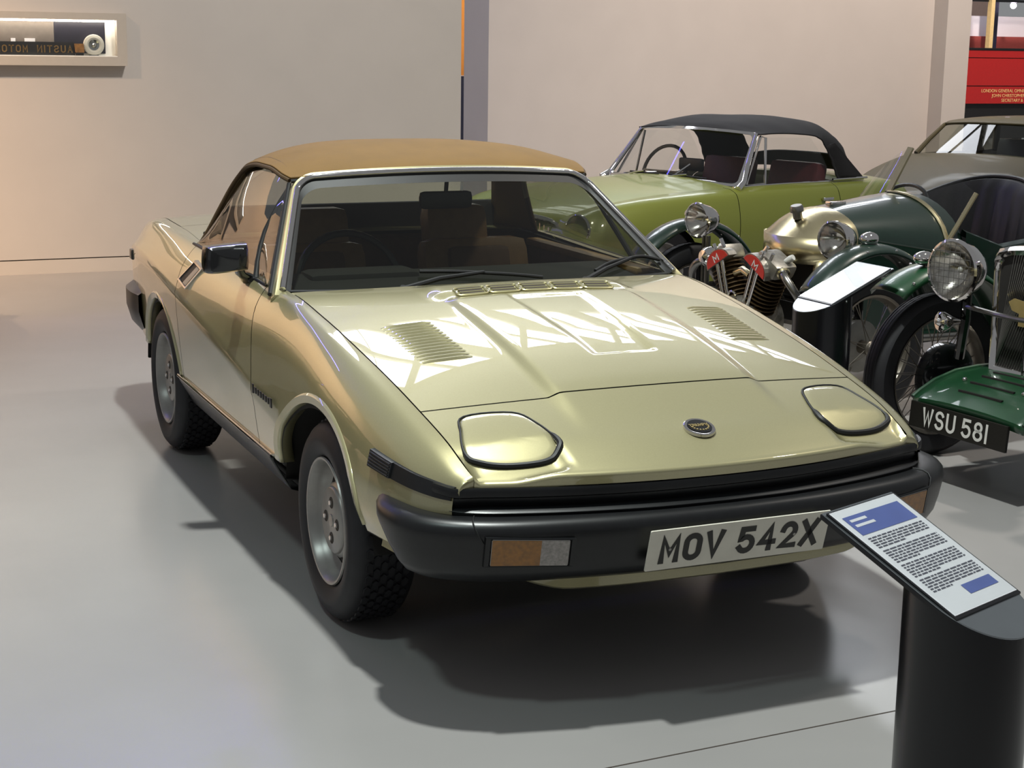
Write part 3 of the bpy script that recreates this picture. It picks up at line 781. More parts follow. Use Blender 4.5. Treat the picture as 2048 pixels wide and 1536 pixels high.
# ---------------- wheels
def wheel_proto():
    root = MB()
    prof = [(.172, -.07), (.19, -.085), (.225, -.098), (.26, -.092), (.276, -.080), (.284, -.066), (.285, 0), (.284, .066), (.276, .080), (.26, .092), (.242, .096), (.24, .0975), (.225, .098), (.20, .092), (.186, .082), (.176, .074), (.172, .06)]
    rim_p = [(.150, -.08), (.160, -.05), (.158, .02), (.166, .055), (.172, .078), (.180, .080), (.184, .086), (.182, .0905), (.176, .090), (.171, .083), (.166, .062), (.156, .035), (.146, .026), (.138, .028), (.118, .044), (.104, .058), (.098, .0615), (.096, .068), (.092, .071), (.0, .071)]
    return prof, rim_p
prof, rim_p = wheel_proto(); ax = (-1, 0, 0)
W0 = {}
W0['tyre'] = MB().lathe(prof, (0, 0, 0), ax, 64)
tr = MB()
for row in range(6):
    h0 = -.063+row*.0213
    n = 46
    for k in range(n):
        a0 = 2*PI*(k+.5*(row % 2))/n; w_ = 2*PI/n*.40; pts = []
        for (h, a) in ((h0, a0-w_*.6), (h0+.009, a0-w_), (h0+.018, a0-w_*.5), (h0+.018, a0+w_*.6), (h0+.009, a0+w_), (h0, a0+w_*.5)):
            pts.append((h, a))
        lo = [(-h, .2835*math.cos(a), .2835*math.sin(a)) for h, a in pts]; hi = [(-h, .2905*math.cos(a), .2905*math.sin(a)) for h, a in pts]
        tr.add(lo+hi, [tuple(range(6, 12))]+[(i, (i+1) % 6, 6+(i+1) % 6, 6+i) for i in range(6)])
W0['tread'] = tr
W0['rim'] = MB().lathe(rim_p, (0, 0, 0), ax, 48)
slots = []
for k in range(10):
    a0 = 2*PI*k/10; m_ = MB(); pts = []
    for r_, da in ((.109, -.10), (.114, -.15), (.138, -.18), (.147, -.14), (.147, .14), (.138, .18), (.114, .15), (.109, .10)):
        h = pch([.104, .118, .138, .150], [.0585, .0445, .0285, .0285])(r_)+.0012
        pts.append((-h, r_*math.cos(a0+da), r_*math.sin(a0+da)))
    slots.append(m_.add(pts, [tuple(range(8))]))
W0['slots'] = slots
nuts = []
for k in range(4):
    a0 = PI/4*0+PI/2*k; c_ = (-.0716, .052*math.cos(a0), .052*math.sin(a0))
    nuts.append((MB().lathe([(0, .0), (.0150, .0), (.0165, .0006), (.0175, -.001)], c_, ax, 16), MB().lathe([(0, .006), (.007, .006), (.0078, .004), (.008, 0)], c_, ax, 6)))
meshes = {}
def part_copy(key, builder, name, m, parent, **kw):
    if key not in meshes: o = builder.build(name, m, parent, **kw); meshes[key] = o.data; return o
    o = bpy.data.objects.new(name, meshes[key]); COL.objects.link(o); o.parent = parent; return o
for x, y in ((-.700, 0), (-.700, 2.16), (.700, 0), (.700, 2.16)):
    w = part_copy('tyre', W0['tyre'], 'wheel', 'tyre_rubber', car); w.location = (x, y, .291)
    if x > 0: w.rotation_euler = (0, 0, PI)
    part_copy('tread', W0['tread'], 'tyre_tread', 'tyre_rubber', w, smooth=False)
    part_copy('rim', W0['rim'], 'rim', 'silver_paint', w)
    if x < 0:
        for k in range(10): part_copy('slot%d' % k, W0['slots'][k], 'rim_slot', 'dark_interior', w, smooth=False, recalc=False)
        for k in range(4):
            part_copy('nutw%d' % k, nuts[k][0], 'nut_recess', 'gap_dark', w); part_copy('nut%d' % k, nuts[k][1], 'wheel_nut', 'chrome', w)
        part_copy('cap', MB().lathe([(0, .004), (.017, .003), (.019, 0), (.02, -.002)], (-.071, 0, 0), ax, 20), 'centre_cap', 'steel', w)
# ---------------- interior
def rbox(c, size, bev, rx=0.0, rz=0.0):
    return MB().box(c, size, Matrix.Rotation(rz, 3, 'Z') @ Matrix.Rotation(rx, 3, 'X'), bev)
dash = rbox((0, .93, .775), (1.30, .36, .12), .03, .08).build('dashboard', 'dark_interior', car)
rbox((-.34, 1.03, .825), (.40, .16, .07), .03).build('instrument_hood', 'dark_interior', dash)
for sx in (-.34, .34):
    seat = rbox((sx, 1.36, .46), (.48, .50, .16), .05, .10).build('seat', 'tan_vinyl', car)
    rbox((sx, 1.62, .665), (.46, .12, .44), .06, -.28).build('backrest', 'tan_vinyl', seat)
    rbox((sx, 1.585, .68), (.26, .10, .34), .03, -.28).build('seat_panel', 'brown_trim', seat)
    rbox((sx*.85, 1.735, .905), (.27, .11, .20), .05, -.22).build('headrest', 'tan_vinyl', seat)
sw = MB().tube([Vector((-.35, 1.11, .80))+Vector((.185*math.cos(t), -.06*math.sin(t)*-1, .17*math.sin(t))) for t in frange(0, 2*PI, 36)[:-1]], .013, 8, loop=True).build('steering_wheel', 'black_plastic', car)
MB().bar((-.52, 1.11, .80), (-.18, 1.11, .80), .03, .02).bar((-.35, 1.11, .80), (-.35, 1.05, .64), .03, .02).build('steering_spokes', 'black_plastic', sw)
MB().cyl((-.35, 1.10, .80), (-.35, .90, .74), .035, 12).build('steering_column', 'black_plastic', sw)
for sgn in (-1, 1):
    d = rbox((sgn*.672, 1.32, .62), (.05, .98, .42), .015).build('door_card', 'brown_trim', sides[sgn][1])
    rbox((sgn*.672, 1.32, .835), (.075, .98, .03), .012).build('door_capping', 'tan_vinyl', d)
rbox((0, 1.95, .62), (1.30, .06, .50), .02, -.1).build('rear_bulkhead', 'brown_trim', car)
rbox((0, 2.06, .862), (1.30, .26, .02), .008).build('parcel_shelf', 'brown_trim', car)
rbox((0, 2.02, .92), (1.16, .03, .14), .01).build('rear_shade_panel', 'dark_interior', car)  # added dark panel standing for the interior shade below the rear window
mi = rbox((0, 1.09, 1.085), (.20, .035, .062), .02).build('rear_view_mirror', 'black_plastic', car)
MB().tube([(0, 1.09, 1.10), (0, 1.08, 1.155)], .008, 8).build('mirror_stem', 'black_plastic', mi)
for t in (2.4, 5.2):       # hood bows seen through the glass
    MB().tube([Vector(soft(t, w_))-Vector((0, 0, .022)) for w_ in frange(-.97, .97, 24)], .010, 8).build('hood_bow', 'dark_interior', top_)
# ------------------------------------------------------------------ more materials
mat('lime_green_paint', (.205, .235, .028), rough=.4, metal=.05, coat=.5, coat_rough=.06, var=.03, scale=200)
mat('racing_green', (.004, .018, .011), rough=.3, coat=.7, coat_rough=.02, var=.1, scale=60)
mat('mid_green', (.007, .044, .016), rough=.32, coat=.5, coat_rough=.03, var=.08, scale=60)
mat('bronze_paint', (.055, .045, .018), rough=.55, spec=.25, coat=.12, coat_rough=.08, var=.05, scale=120)
mat('black_canvas', '#0d0c0f', rough=.8, var=.15, scale=12, bump=.25, bscale=350)
mat('black_leather', '#131416', rough=.45, var=.2, scale=30, bump=.15, bscale=120)
mat('red_leather', '#4a1517', rough=.5, var=.1)
mat('brass', '#d2c6a0', rough=.26, metal=1.0, var=.06, scale=12)
mat('enamel_red', '#b02418', rough=.3, coat=.6)
mat('cast_alloy', '#9b978f', rough=.4, metal=.9, var=.15, scale=40, bump=.2, bscale=90)
mat('engine_brown', '#4a3a22', rough=.5, metal=.6, var=.3, scale=40)
mat('spoke_steel', '#8b847a', rough=.35, metal=.9)
mat('lamp_reflector', '#cfcac2', rough=.12, metal=1.0, var=.25, scale=18)
mat('headlamp_glass', '#b9b2a8', rough=.06, metal=.75, var=.5, scale=26, bump=.5, bscale=60)
mat('white_disc', '#a6a49e', rough=.5)
mat('letter_white', '#c9c7c2', rough=.4)
def make_body(TV, TS, bk, crn):
    T = {k: pch(TV, v) for k, v in TS.items()}; cache = {}
    def top_(s, v):
        x1 = T['x1'](v); return (s*x1, v-bk(v)*(1-s*s), T['z1'](v)+crn(v)*(1-s*s))
    def side_(v, u, sgn=1):
        k = round(v, 4)
        if k not in cache:
            P = [(T['x%d' % i](v), T['z%d' % i](v), 0) for i in range(1, 6)]; cache[k] = catmull(P, 10)
        C = cache[k]; t = u*(len(C)-1); i = min(int(t), len(C)-2); p = C[i].lerp(C[i+1], t-i)
        return (sgn*p.x, v, p.y)
    return top_, side_, T
def wheel_simple(parent, x, y, r, w, rimr, tyre='tyre_rubber', rim='silver_paint'):
    sg = 1 if x > 0 else -1
    t = MB().lathe([(rimr, -w*.4), (r*.93, -w*.5), (r, -w*.35), (r, w*.35), (r*.93, w*.5), (rimr, w*.42)], (0, 0, 0), (sg, 0, 0), 40).build('wheel', tyre, parent); t.location = (x, y, r)
    MB().lathe([(rimr*1.03, w*.40), (rimr*.95, w*.40), (rimr*.85, w*.1), (rimr*.4, w*.22), (0, w*.25)], (0, 0, 0), (sg, 0, 0), 32).build('rim', rim, t)
    return t
def wire_wheel(parent, x, y, z, r, w, rimr, nsp, m_rim='spoke_steel', name='wheel', rz=0.0):
    sg = 1 if x > 0 else -1
    t = MB().lathe([(rimr, -w*.40), (rimr+.012, -w*.46), (r-.03, -w*.5), (r-.008, -w*.36), (r, -w*.15), (r, w*.15), (r-.008, w*.36), (r-.03, w*.5), (rimr+.012, w*.46), (rimr, w*.40)], (0, 0, 0), (sg, 0, 0), 56).build(name, 'tyre_rubber', parent)
    t.location = (x, y, z); t.rotation_euler = (0, 0, rz)
    for q in (-.2, -.07, .07, .2): MB().lathe([(r-.001, w*q-.002), (r+.0015, w*q), (r-.001, w*q+.002)], (0, 0, 0), (sg, 0, 0), 48).build('tread_rib', 'black_rubber', t)
    MB().lathe([(rimr-.004, -w*.44), (rimr+.006, -w*.47), (rimr-.006, -w*.40), (rimr-.018, -w*.1), (rimr-.018, w*.1), (rimr-.006, w*.40), (rimr+.006, w*.47), (rimr-.004, w*.44)], (0, 0, 0), (sg, 0, 0), 48).build('rim', m_rim, t)
    hub = MB().lathe([(0, w*.62), (.018, w*.60), (.022, w*.5), (.030, w*.45), (.034, w*.40), (.030, w*.2), (.030, -w*.2), (.036, -w*.3), (.036, -w*.38), (0, -w*.38)], (0, 0, 0), (sg, 0, 0), 20).build('hub', m_rim, t)
    for k in range(nsp):
        a = 2*PI*k/nsp; da = (.38 if k % 2 else -.38); s2 = (1 if (k//2) % 2 else -1)
        p0 = Vector((sg*s2*w*.32, .032*math.cos(a), .032*math.sin(a))); p1 = Vector((sg*s2*w*.06, (rimr-.018)*math.cos(a+da), (rimr-.018)*math.sin(a+da)))
        MB().tube([p0, p1], .0021, 5, cap=False).build('spoke', m_rim, t)
    return t
def lamp(parent, c, axis, r, depth, name='headlamp', mglass='headlamp_glass', label=None):
    """bullet headlamp: shell, rim, lens with reflector behind"""
    c = Vector(c); L = MB().lathe([(0, -depth), (r*.3, -depth*.97), (r*.62, -depth*.78), (r*.86, -depth*.45), (r*.97, -depth*.1), (r, 0.0)], c, axis, 32).build(name, 'chrome', parent, label=label)
    MB().lathe([(r*.99, -.006), (r*1.04, .0), (r*1.03, .010), (r*.95, .014), (r*.92, .008)], c, axis, 32).build('lamp_rim', 'chrome', L)
    MB().lathe([(0, -depth*.62), (r*.35, -depth*.52), (r*.7, -depth*.28), (r*.94, .004)], c, axis, 32).build('reflector', 'lamp_reflector', L)
    MB().lathe([(0, .022), (r*.5, .018), (r*.8, .011), (r*.94, .006)], c, axis, 32).build('lens', 'clear_glass', L)
    MB().sphere(c-Vector(axis).normalized()*depth*.3, r*.11, 10, 6).build('bulb', 'white_disc', L)
    return L

# ------------------------------------------------------------------ lime green roadster with black soft top
mg = empty('roadster_car', (2.464, 4.922, 0), -1.254, 'lime green 1960s roadster with raised black soft top', 'car')
GV = [-.68, -.62, -.50, -.30, 0, .40, .75, 1.2, 1.75, 2.1, 2.5, 2.72, 2.80]
GT = dict(
 x1=[.30, .36, .42, .46, .49, .52, .54, .55, .54, .50, .46, .40, .34], z1=[.46, .60, .665, .705, .735, .755, .765, .765, .758, .758, .735, .66, .58],
 x2=[.46, .52, .555, .58, .60, .61, .61, .61, .60, .58, .54, .46, .38], z2=[.44, .585, .675, .715, .735, .745, .752, .754, .748, .750, .725, .64, .56],
 x3=[.54, .61, .645, .66, .667, .667, .665, .665, .66, .655, .62, .52, .42], z3=[.42, .52, .60, .645, .672, .688, .700, .700, .692, .695, .66, .58, .52],
 x4=[.56, .645, .675, .69, .695, .695, .695, .695, .695, .695, .665, .56, .45], z4=[.40, .44, .48, .50, .50, .50, .50, .50, .50, .50, .49, .46, .44],
 x5=[.52, .61, .64, .65, .655, .655, .655, .655, .655, .65, .61, .52, .42], z5=[.34, .27, .23, .20, .20, .20, .20, .20, .20, .22, .28, .33, .36])
gtop, gside, GF = make_body(GV, GT, pch([-.68, -.3, .75, 2, 2.8], [.05, .03, .06, .0, .0]), pch([-.68, -.5, 0, .75, 2.1, 2.8], [.02, .03, .05, .045, .03, .02]))
def garch(cy):
    return lambda v, u: math.hypot((v-cy)/.31, (gside(v, u)[2]-.28)/.295)-1
UU = frange(0, 1, 24)
for sgn in (-1, 1):
    V, F = patch(lambda v, u: gside(v, u, sgn), frange(-.68, .662, 40), UU, (garch(0),)); mesh('front_wing', V, F, 'lime_green_paint', mg)
    V, F = patch(lambda v, u: gside(v, u, sgn), frange(.668, 1.70, 20), UU); dr = mesh('door', V, F, 'lime_green_paint', mg)
    V, F = patch(lambda v, u: gside(v, u, sgn), frange(1.706, 2.80, 30), UU, (garch(2.03),)); mesh('rear_wing', V, F, 'lime_green_paint', mg)
    MB().tube([(sgn*.575, y, GF['z2'](y)+.012) for y in frange(.72, 2.08, 12)], .007, 8).build('door_top_strip', 'chrome', dr)
    MB().box((sgn*.688, 1.55, .66), (.02, .11, .02), None, .005).build('door_handle', 'chrome', dr)
V, F = patch(lambda v, s: gtop(s, v), frange(-.68, .76, 40), frange(-1, 1, 30)); gb = mesh('bonnet', V, F, 'lime_green_paint', mg)
V, F = patch(lambda v, s: gtop(s, v), frange(1.80, 2.80, 20), frange(-1, 1, 24)); mesh('boot_deck', V, F, 'lime_green_paint', mg)
b = MB(); b.box((0, 1.1, .22), (1.28, 2.3, .04)); b.box((0, 1.2, .45), (1.2, .04, .4))
ring = [gside(-.68, u, -1) for u in reversed(UU)]+[gtop(s, -.68) for s in frange(-1, 1, 12)[1:-1]]+[gside(-.68, u, 1) for u in UU]; b.add(ring, [tuple(range(len(ring)))])
ring = [gside(2.80, u, -1) for u in reversed(UU)]+[gtop(s, 2.80) for s in frange(-1, 1, 12)[1:-1]]+[gside(2.80, u, 1) for u in UU]; b.add(ring, [tuple(range(len(ring)))])
b.build('body_floor', 'dark_interior', mg, recalc=False)
# grille with upright bars
g = MB().tube([(x, -.70+.10*(x/.42)**2, z) for x, z in [(p.x, p.y) for p in catmull([(-.40, .50, 0), (-.34, .615, 0), (0, .645, 0), (.34, .615, 0), (.40, .50, 0), (.30, .40, 0), (0, .385, 0), (-.30, .40, 0)], 5, True)]], .013, 8, loop=True).build('grille', 'chrome', mg)
MB().add([(x, -.69+.10*(x/.42)**2, z) for x, z in [(p.x, p.y) for p in catmull([(-.39, .50, 0), (-.33, .605, 0), (0, .635, 0), (.33, .605, 0), (.39, .50, 0), (.30, .41, 0), (0, .395, 0), (-.30, .41, 0)], 5, True)]], [tuple(range(40))]).build('grille_back', 'dark_interior', g, recalc=False)
for i in range(27):
    x = -.36+.72*i/26; zt = .632-.10*(abs(x)/.40)**3; zb = .40+.07*(abs(x)/.40)**4
    MB().box((x, -.705+.10*(x/.42)**2, (zt+zb)/2), (.008, .012, zt-zb)).build('grille_bar', 'chrome', g)
for sgn in (-1, 1):
    lamp(mg, (sgn*.535, -.60, .575), (sgn*.10, -1, .05), .09, .08)
    MB().lathe([(0, .02), (.03, .015), (.036, 0)], (sgn*.53, -.655, .44), (0, -1, 0), 16).build('side_lamp', 'amber_lens', mg)
bp_ = [Vector((x, -.80+.16*(x/.66)**4, .40)) for x in frange(-.66, .66, 20)]
MB().rings([[p+Vector((0, dy, dz)) for dy, dz in ((.01, .05), (-.012, .045), (-.02, 0), (-.012, -.045), (.01, -.05))] for p in bp_], False, False).build('front_bumper', 'chrome', mg, recalc=False)
for x, y in ((-.60, 0), (-.60, 2.03), (.60, 0), (.60, 2.03)): wheel_simple(mg, x, y, .285, .14, .19)
# windscreen
def gw(a, b_): return Vector((a*lerp(.58, .505, b_), lerp(.775, 1.010, b_)-lerp(.10, .07, b_)*(1-a*a), lerp(.775, 1.088, b_)+.02*(1-a*a)))
def gloop(k, kb0, kb1, r):
    pts = []
    for (ca, cb, a0) in ((1-k-r, kb0+r*1.3, -90), (1-k-r, 1-kb1-r*1.3, 0), (-1+k+r, 1-kb1-r*1.3, 90), (-1+k+r, kb0+r*1.3, 180)):
        pts += [(ca+r*math.cos(math.radians(a0+15*i)), cb+r*1.3*math.sin(math.radians(a0+15*i))) for i in range(7)]
    out = []
    for i in range(len(pts)):
        a = pts[i]; c_ = pts[(i+1) % len(pts)]; n = 6 if math.hypot(a[0]-c_[0], a[1]-c_[1]) > .2 else 1
        out += [(lerp(a[0], c_[0], j/n), lerp(a[1], c_[1], j/n)) for j in range(n)]
    return out
sf = MB().rings([[gw(a, b_)+Vector((0, o_, 0)) for a, b_ in gloop(k, kb, kt, .07)] for k, kb, kt, o_ in ((-.02, -.03, -.03, .01), (-.02, -.03, -.03, -.012), (.02, .02, .02, -.014), (.03, .03, .03, .0))], True, False).build('windscreen_frame', 'chrome', mg)
MB().grid([[gw(a, b_) for a in frange(-.97, .97, 16)] for b_ in frange(.03, .97, 6)]).build('windscreen', 'clear_glass', sf, recalc=False)
for sgn in (-1, 1):
    MB().tube([gw(sgn*1.0, 0)+Vector((sgn*.03, -.05, -.02)), gw(sgn*1.0, .06)+Vector((sgn*.015, .01, 0)), gw(sgn*1.01, .5), gw(sgn*1.0, 1.0)], [.022, .020, .016, .014], 10).build('windscreen_post', 'chrome', sf)
    # quarter light and side window
    q = [Vector((sgn*.575, .845, .775)), Vector((sgn*.575, 1.03, .775)), Vector((sgn*.535, 1.065, 1.065)), Vector((sgn*.525, 1.030, 1.075))]
    ql = MB().tube(q, .009, 8, loop=True).build('quarter_light', 'chrome', mg); MB().add(q, [(0, 1, 2, 3)]).build('quarter_pane', 'clear_glass', ql, smooth=False)
    q = [Vector((sgn*.575, 1.03, .77)), Vector((sgn*.575, 1.75, .765)), Vector((sgn*.555, 1.62, .95)), Vector((sgn*.54, 1.52, 1.055)), Vector((sgn*.535, 1.065, 1.065))]
    MB().add(q, [(0, 1, 2, 3, 4)]).build('side_window', 'clear_glass', mg, smooth=False)
for a0, a1 in ((-.55, -.05), (.10, .62)):
    wi = MB().tube([gw(a0-.06, -.02)+Vector((0, -.02, 0)), gw(a0+.1, .06)+Vector((0, -.025, 0)), gw((a0+a1)/2, .10)+Vector((0, -.025, 0))], .006, 6).build('wiper', 'chrome', mg)
    MB().tube([gw(a0, .07)+Vector((0, -.018, 0)), gw(a1, .06)+Vector((0, -.018, 0))], .006, 6).build('wiper_blade', 'black_rubber', wi)
# soft top
HT = [(1.005, .530, 1.082, .94, 1.108, 2.2), (1.10, .545, 1.086, 1.05, 1.150, 2.8), (1.3, .555, 1.082, 1.30, 1.178, 3.2), (1.50, .555, 1.068, 1.60, 1.172, 3.2), (1.60, .560, 1.04, 1.85, 1.150, 3.0), (1.68, .566, .95, 2.00, 1.08, 3.0), (1.735, .575, .85, 2.10, .96, 3.0), (1.78, .58, .772, 2.18, .80, 4.0)]
HF = [pch(range(len(HT)), [r[i] for r in HT]) for i in range(6)]
def gsoft(t, w):
    ye, xe, ze, yc, zc, n = [f(t) for f in HF]; a = abs(w); rear = sm(3.5, 5.5, t)
    y = ye+(yc-ye)*(1-a**lerp(2.0, 7.0, rear))
    if rear > 0: xe = xe
    return (w*xe, y+.012*math.sin(9*t+2*w)*.3, zc-(zc-ze)*a**n+.004*math.sin(6*w)*math.sin(3*t))
V, F = patch(gsoft, frange(0, 7, 44), [math.sin(a) for a in frange(-PI/2, PI/2, 40)], (lambda t, w: -min(min(t-4.7, 6.3-t), (.74-abs(w))*5),))
gs = mesh('soft_top', V, F, 'black_canvas', mg, solid=.008)
V, F = patch(gsoft, frange(4.65, 6.35, 8), frange(-.76, .76, 12)); mesh('rear_window', V, F, 'clear_glass', gs)
for sgn in (-1, 1):      # fabric quarter behind the window, down to the rear deck
    rows = [[Vector(gsoft(t, sgn*.999)).lerp(Vector((sgn*.56, 2.10, .770)), k/6) for k in range(7)] for t in frange(4.2, 7, 10)]
    rows = [[Vector(gsoft(t, sgn*.999)), Vector(gsoft(t, sgn*.999)).lerp(Vector(gsoft(t, sgn*.90)), .5)+Vector((sgn*.012, .02, 0)), Vector((sgn*lerp(.556, .56, (t-4.6)/2.4), lerp(1.76, 2.10, (t-4.6)/2.4), lerp(1.015, .768, (t-4.6)/2.4)))] for t in frange(4.6, 7, 10)]
    MB().grid(rows).build('quarter_panel', 'black_canvas', gs, recalc=False, solid=.006)
MB().tube([Vector((.59, y, .772)) for y in (1.72, 2.10)], .008, 8).build('deck_rail', 'chrome', mg)
for sx in (-.30, .30):
    s_ = MB().box((sx, 1.45, .45), (.42, .46, .16), None, .04).build('seat', 'red_leather', mg); MB().box((sx, 1.68, .66), (.42, .12, .44), Matrix.Rotation(-.2, 3, 'X'), .04).build('backrest', 'red_leather', s_)
MB().box((0, .92, .70), (1.12, .14, .14), None, .03).build('dashboard', 'black_leather', mg)
st = MB().tube([Vector((-.30, 1.02, .80))+Vector((.19*math.cos(t), .06*math.sin(t), .17*math.sin(t))) for t in frange(0, 2*PI, 32)[:-1]], .012, 8, loop=True).build('steering_wheel', 'black_plastic', mg)
MB().bar((-.48, 1.02, .80), (-.12, 1.02, .80), .03, .012).build('steering_spoke', 'steel', st)
mi = MB().box((0, .96, .865), (.21, .03, .085), None, .015).build('rear_view_mirror', 'black_plastic', mg); MB().tube([(0, .955, .87), (-.05, .86, .80)], .008, 6).build('mirror_stem', 'chrome', mi)

# ------------------------------------------------------------------ dark bronze coupe at the back
co = empty('coupe_car', (7.697, 6.689, 0), -1.153, 'low dark bronze coupe parked behind the other cars', 'car')
CV = [-2.35, -2.25, -2.0, -1.7, -1.4, -1.15, -.8, 0, .8, 1.5, 1.85, 1.95]
CT = dict(
 x1=[.42, .50, .56, .58, .58, .58, .60, .60, .60, .56, .50, .44], z1=[.45, .52, .61, .70, .765, .80, .80, .785, .80, .80, .74, .66],
 x2=[.56, .62, .67, .69, .69, .69, .69, .69, .69, .66, .60, .52], z2=[.44, .51, .60, .69, .750, .782, .785, .755, .78, .77, .70, .62],
 x3=[.64, .70, .745, .77, .78, .785, .785, .785, .785, .76, .68, .58], z3=[.42, .48, .54, .61, .655, .68, .68, .665, .68, .68, .62, .55],
 x4=[.68, .75, .80, .82, .825, .825, .825, .825, .825, .80, .72, .60], z4=[.38, .42, .45, .48, .50, .50, .50, .50, .50, .50, .48, .46],
 x5=[.62, .70, .75, .76, .77, .77, .77, .77, .77, .75, .66, .56], z5=[.28, .24, .20, .18, .18, .18, .18, .18, .18, .20, .26, .32])
ctop, cside, CF = make_body(CV, CT, pch([-2.35, -1.5, 1.95], [.10, .06, .0]), pch([-2.35, -1.7, -1.1, 1.9], [.02, .035, .03, .02]))
for sgn in (-1, 1):
    ar = lambda cy: (lambda v, u: math.hypot((v-cy)/.34, (cside(v, u)[2]-.3)/.32)-1)
    V, F = patch(lambda v, u: cside(v, u, sgn), frange(-2.35, -.953, 40), frange(0, 1, 20), (ar(-1.55),)); mesh('front_wing', V, F, 'bronze_paint', co)
    V, F = patch(lambda v, u: cside(v, u, sgn), frange(-.947, .25, 16), frange(0, 1, 20)); mesh('door', V, F, 'bronze_paint', co)
    V, F = patch(lambda v, u: cside(v, u, sgn), frange(.256, 1.95, 40), frange(0, 1, 20), (ar(1.0),)); mesh('rear_wing', V, F, 'bronze_paint', co)
V, F = patch(lambda v, s: ctop(s, v), frange(-2.35, -1.10, 20), frange(-1, 1, 20)); mesh('bonnet', V, F, 'bronze_paint', co)
V, F = patch(lambda v, s: ctop(s, v), frange(.9, 1.95, 12), frange(-1, 1, 16)); mesh('tail_deck', V, F, 'bronze_paint', co)
b = MB(); b.box((0, -.2, .2), (1.4, 3.6, .06)); b.box((0, -.2, .45), (1.3, 2.2, .2)); b.build('body_floor', 'dark_interior', co)
for x, y in ((-.70, -1.55), (-.70, 1.0), (.70, -1.55), (.70, 1.0)): wheel_simple(co, x, y, .29, .16, .18)
cn = [cside(-2.35, u, -1) for u in reversed(frange(0, 1, 12))]+[ctop(s_, -2.35) for s_ in frange(-1, 1, 12)[1:-1]]+[cside(-2.35, u, 1) for u in frange(0, 1, 12)]
b = MB(); b.rings([cn, [(x*.92, y-.03, .36+(z-.36)*.8) for x, y, z in cn]], True, False); b.f.append(tuple(range(len(cn), 2*len(cn)))); b.build('nose_panel', 'bronze_paint', co, recalc=False)
cn = [cside(1.95, u, -1) for u in reversed(frange(0, 1, 12))]+[ctop(s_, 1.95) for s_ in frange(-1, 1, 12)[1:-1]]+[cside(1.95, u, 1) for u in frange(0, 1, 12)]
MB().add(cn, [tuple(range(len(cn)))]).build('tail_panel', 'bronze_paint', co, recalc=False)
MB().rings([[Vector((x, -2.46+.10*(x/.7)**2, .40))+Vector((0, dy, dz)) for dy, dz in ((.02, .035), (-.012, .03), (-.02, 0), (-.012, -.03), (.02, -.035))] for x in frange(-.68, .68, 14)], False, False).build('front_bumper', 'chrome', co, recalc=False)
for sgn in (-1, 1): MB().lathe([(0, .012), (.05, .008), (.07, 0), (.075, -.02)], (sgn*.52, -2.40, .47), (0, -1, .1), 20).build('headlamp', 'lamp_reflector', co)
# greenhouse: roof, pillars, panes
RF = [(-.83, .53, 1.022, 1.045), (-.74, .535, 1.040, 1.068), (-.4, .54, 1.052, 1.085), (.1, .54, 1.040, 1.080), (.5, .53, 1.005, 1.050), (.9, .50, .93, .98), (1.35, .48, .80, .84)]
RR = [pch(range(len(RF)), [r[i] for r in RF]) for i in range(4)]
V, F = patch(lambda t, w: (w*RR[1](t), RR[0](t)-.05*(1-w*w)*(1-t/6), RR[3](t)-(RR[3](t)-RR[2](t))*abs(w)**3), frange(0, 6, 24), frange(-1, 1, 24)); roof = mesh('roof', V, F, 'bronze_paint', co, solid=.02)
for sgn in (-1, 1):
    MB().tube([(sgn*.605, -1.15, .800), (sgn*.575, -1.0, .915), (sgn*.535, -.83, 1.03), (sgn*.537, -.72, 1.045)], [.022, .018, .016, .014], 8).build('windscreen_pillar', 'bronze_paint', roof)
    q = [(sgn*.64, -1.06, .80), (sgn*.64, .35, .78), (sgn*.54, .15, 1.035), (sgn*.54, -.40, 1.048), (sgn*.53, -.80, 1.03)]
    MB().add(q, [tuple(range(5))]).build('side_window', 'window_glass', co, smooth=False)
    MB().tube([(sgn*.64, .35, .78), (sgn*.54, .15, 1.035)], .03, 8).build('rear_pillar', 'bronze_paint', roof)
MB().grid([[Vector((a*lerp(.60, .53, b_), lerp(-1.15, -.83, b_)-.10*(1-a*a), lerp(.80, 1.03, b_)+.02*(1-a*a))) for a in frange(-.97, .97, 12)] for b_ in frange(0, 1, 6)]).build('windscreen', 'screen_glass', co, recalc=False)
for sx in (-.3, .3):
    s_ = MB().box((sx, -.1, .42), (.46, .5, .16), None, .04).build('seat', 'black_leather', co); MB().box((sx, .12, .66), (.42, .14, .46), Matrix.Rotation(-.25, 3, 'X'), .05).build('backrest', 'black_leather', s_)
MB().box((0, -.95, .74), (1.15, .2, .12), None, .03).build('dashboard', 'black_leather', co)
# ------------------------------------------------------------------ dark green three-wheeler with exposed V-twin
mo = empty('three_wheeler_car', (2.33, 2.22, 0), -1.3997, 'dark green vintage three-wheeler with brass radiator cowl and exposed engine', 'car')
def arch_ring(y, w, zt, zs, zb, n=18, dx=0.0):
    pts = [(-w, y, zb), (-w, y, lerp(zb, zs, .5))]
    pts += [(-w*math.cos(t)+dx, y, zs+(zt-zs)*math.sin(t)) for t in frange(0, PI, n)]
    return pts+[(w, y, lerp(zb, zs, .5)), (w, y, zb)]
bs = [(.04, .250, .890, .76, .34), (.20, .285, .908, .74, .32), (.40, .33, .930, .70, .30), (.54, .365, .942, .67, .30), (.62, .385, .942, .65, .30)]
body = MB().rings([arch_ring(*s_) for s_ in bs], False, False).build('bonnet', 'racing_green', mo, recalc=False, angle=60)
for sgn in (-1, 1):      # louvred lower side with bright edge and hinge line
    MB().tube([(sgn*(lerp(.288, .372, t)), lerp(.05, .56, t), lerp(.755, .665, t)+.012) for t in frange(0, 1, 8)], .004, 6).build('bonnet_hinge', 'racing_green', body)
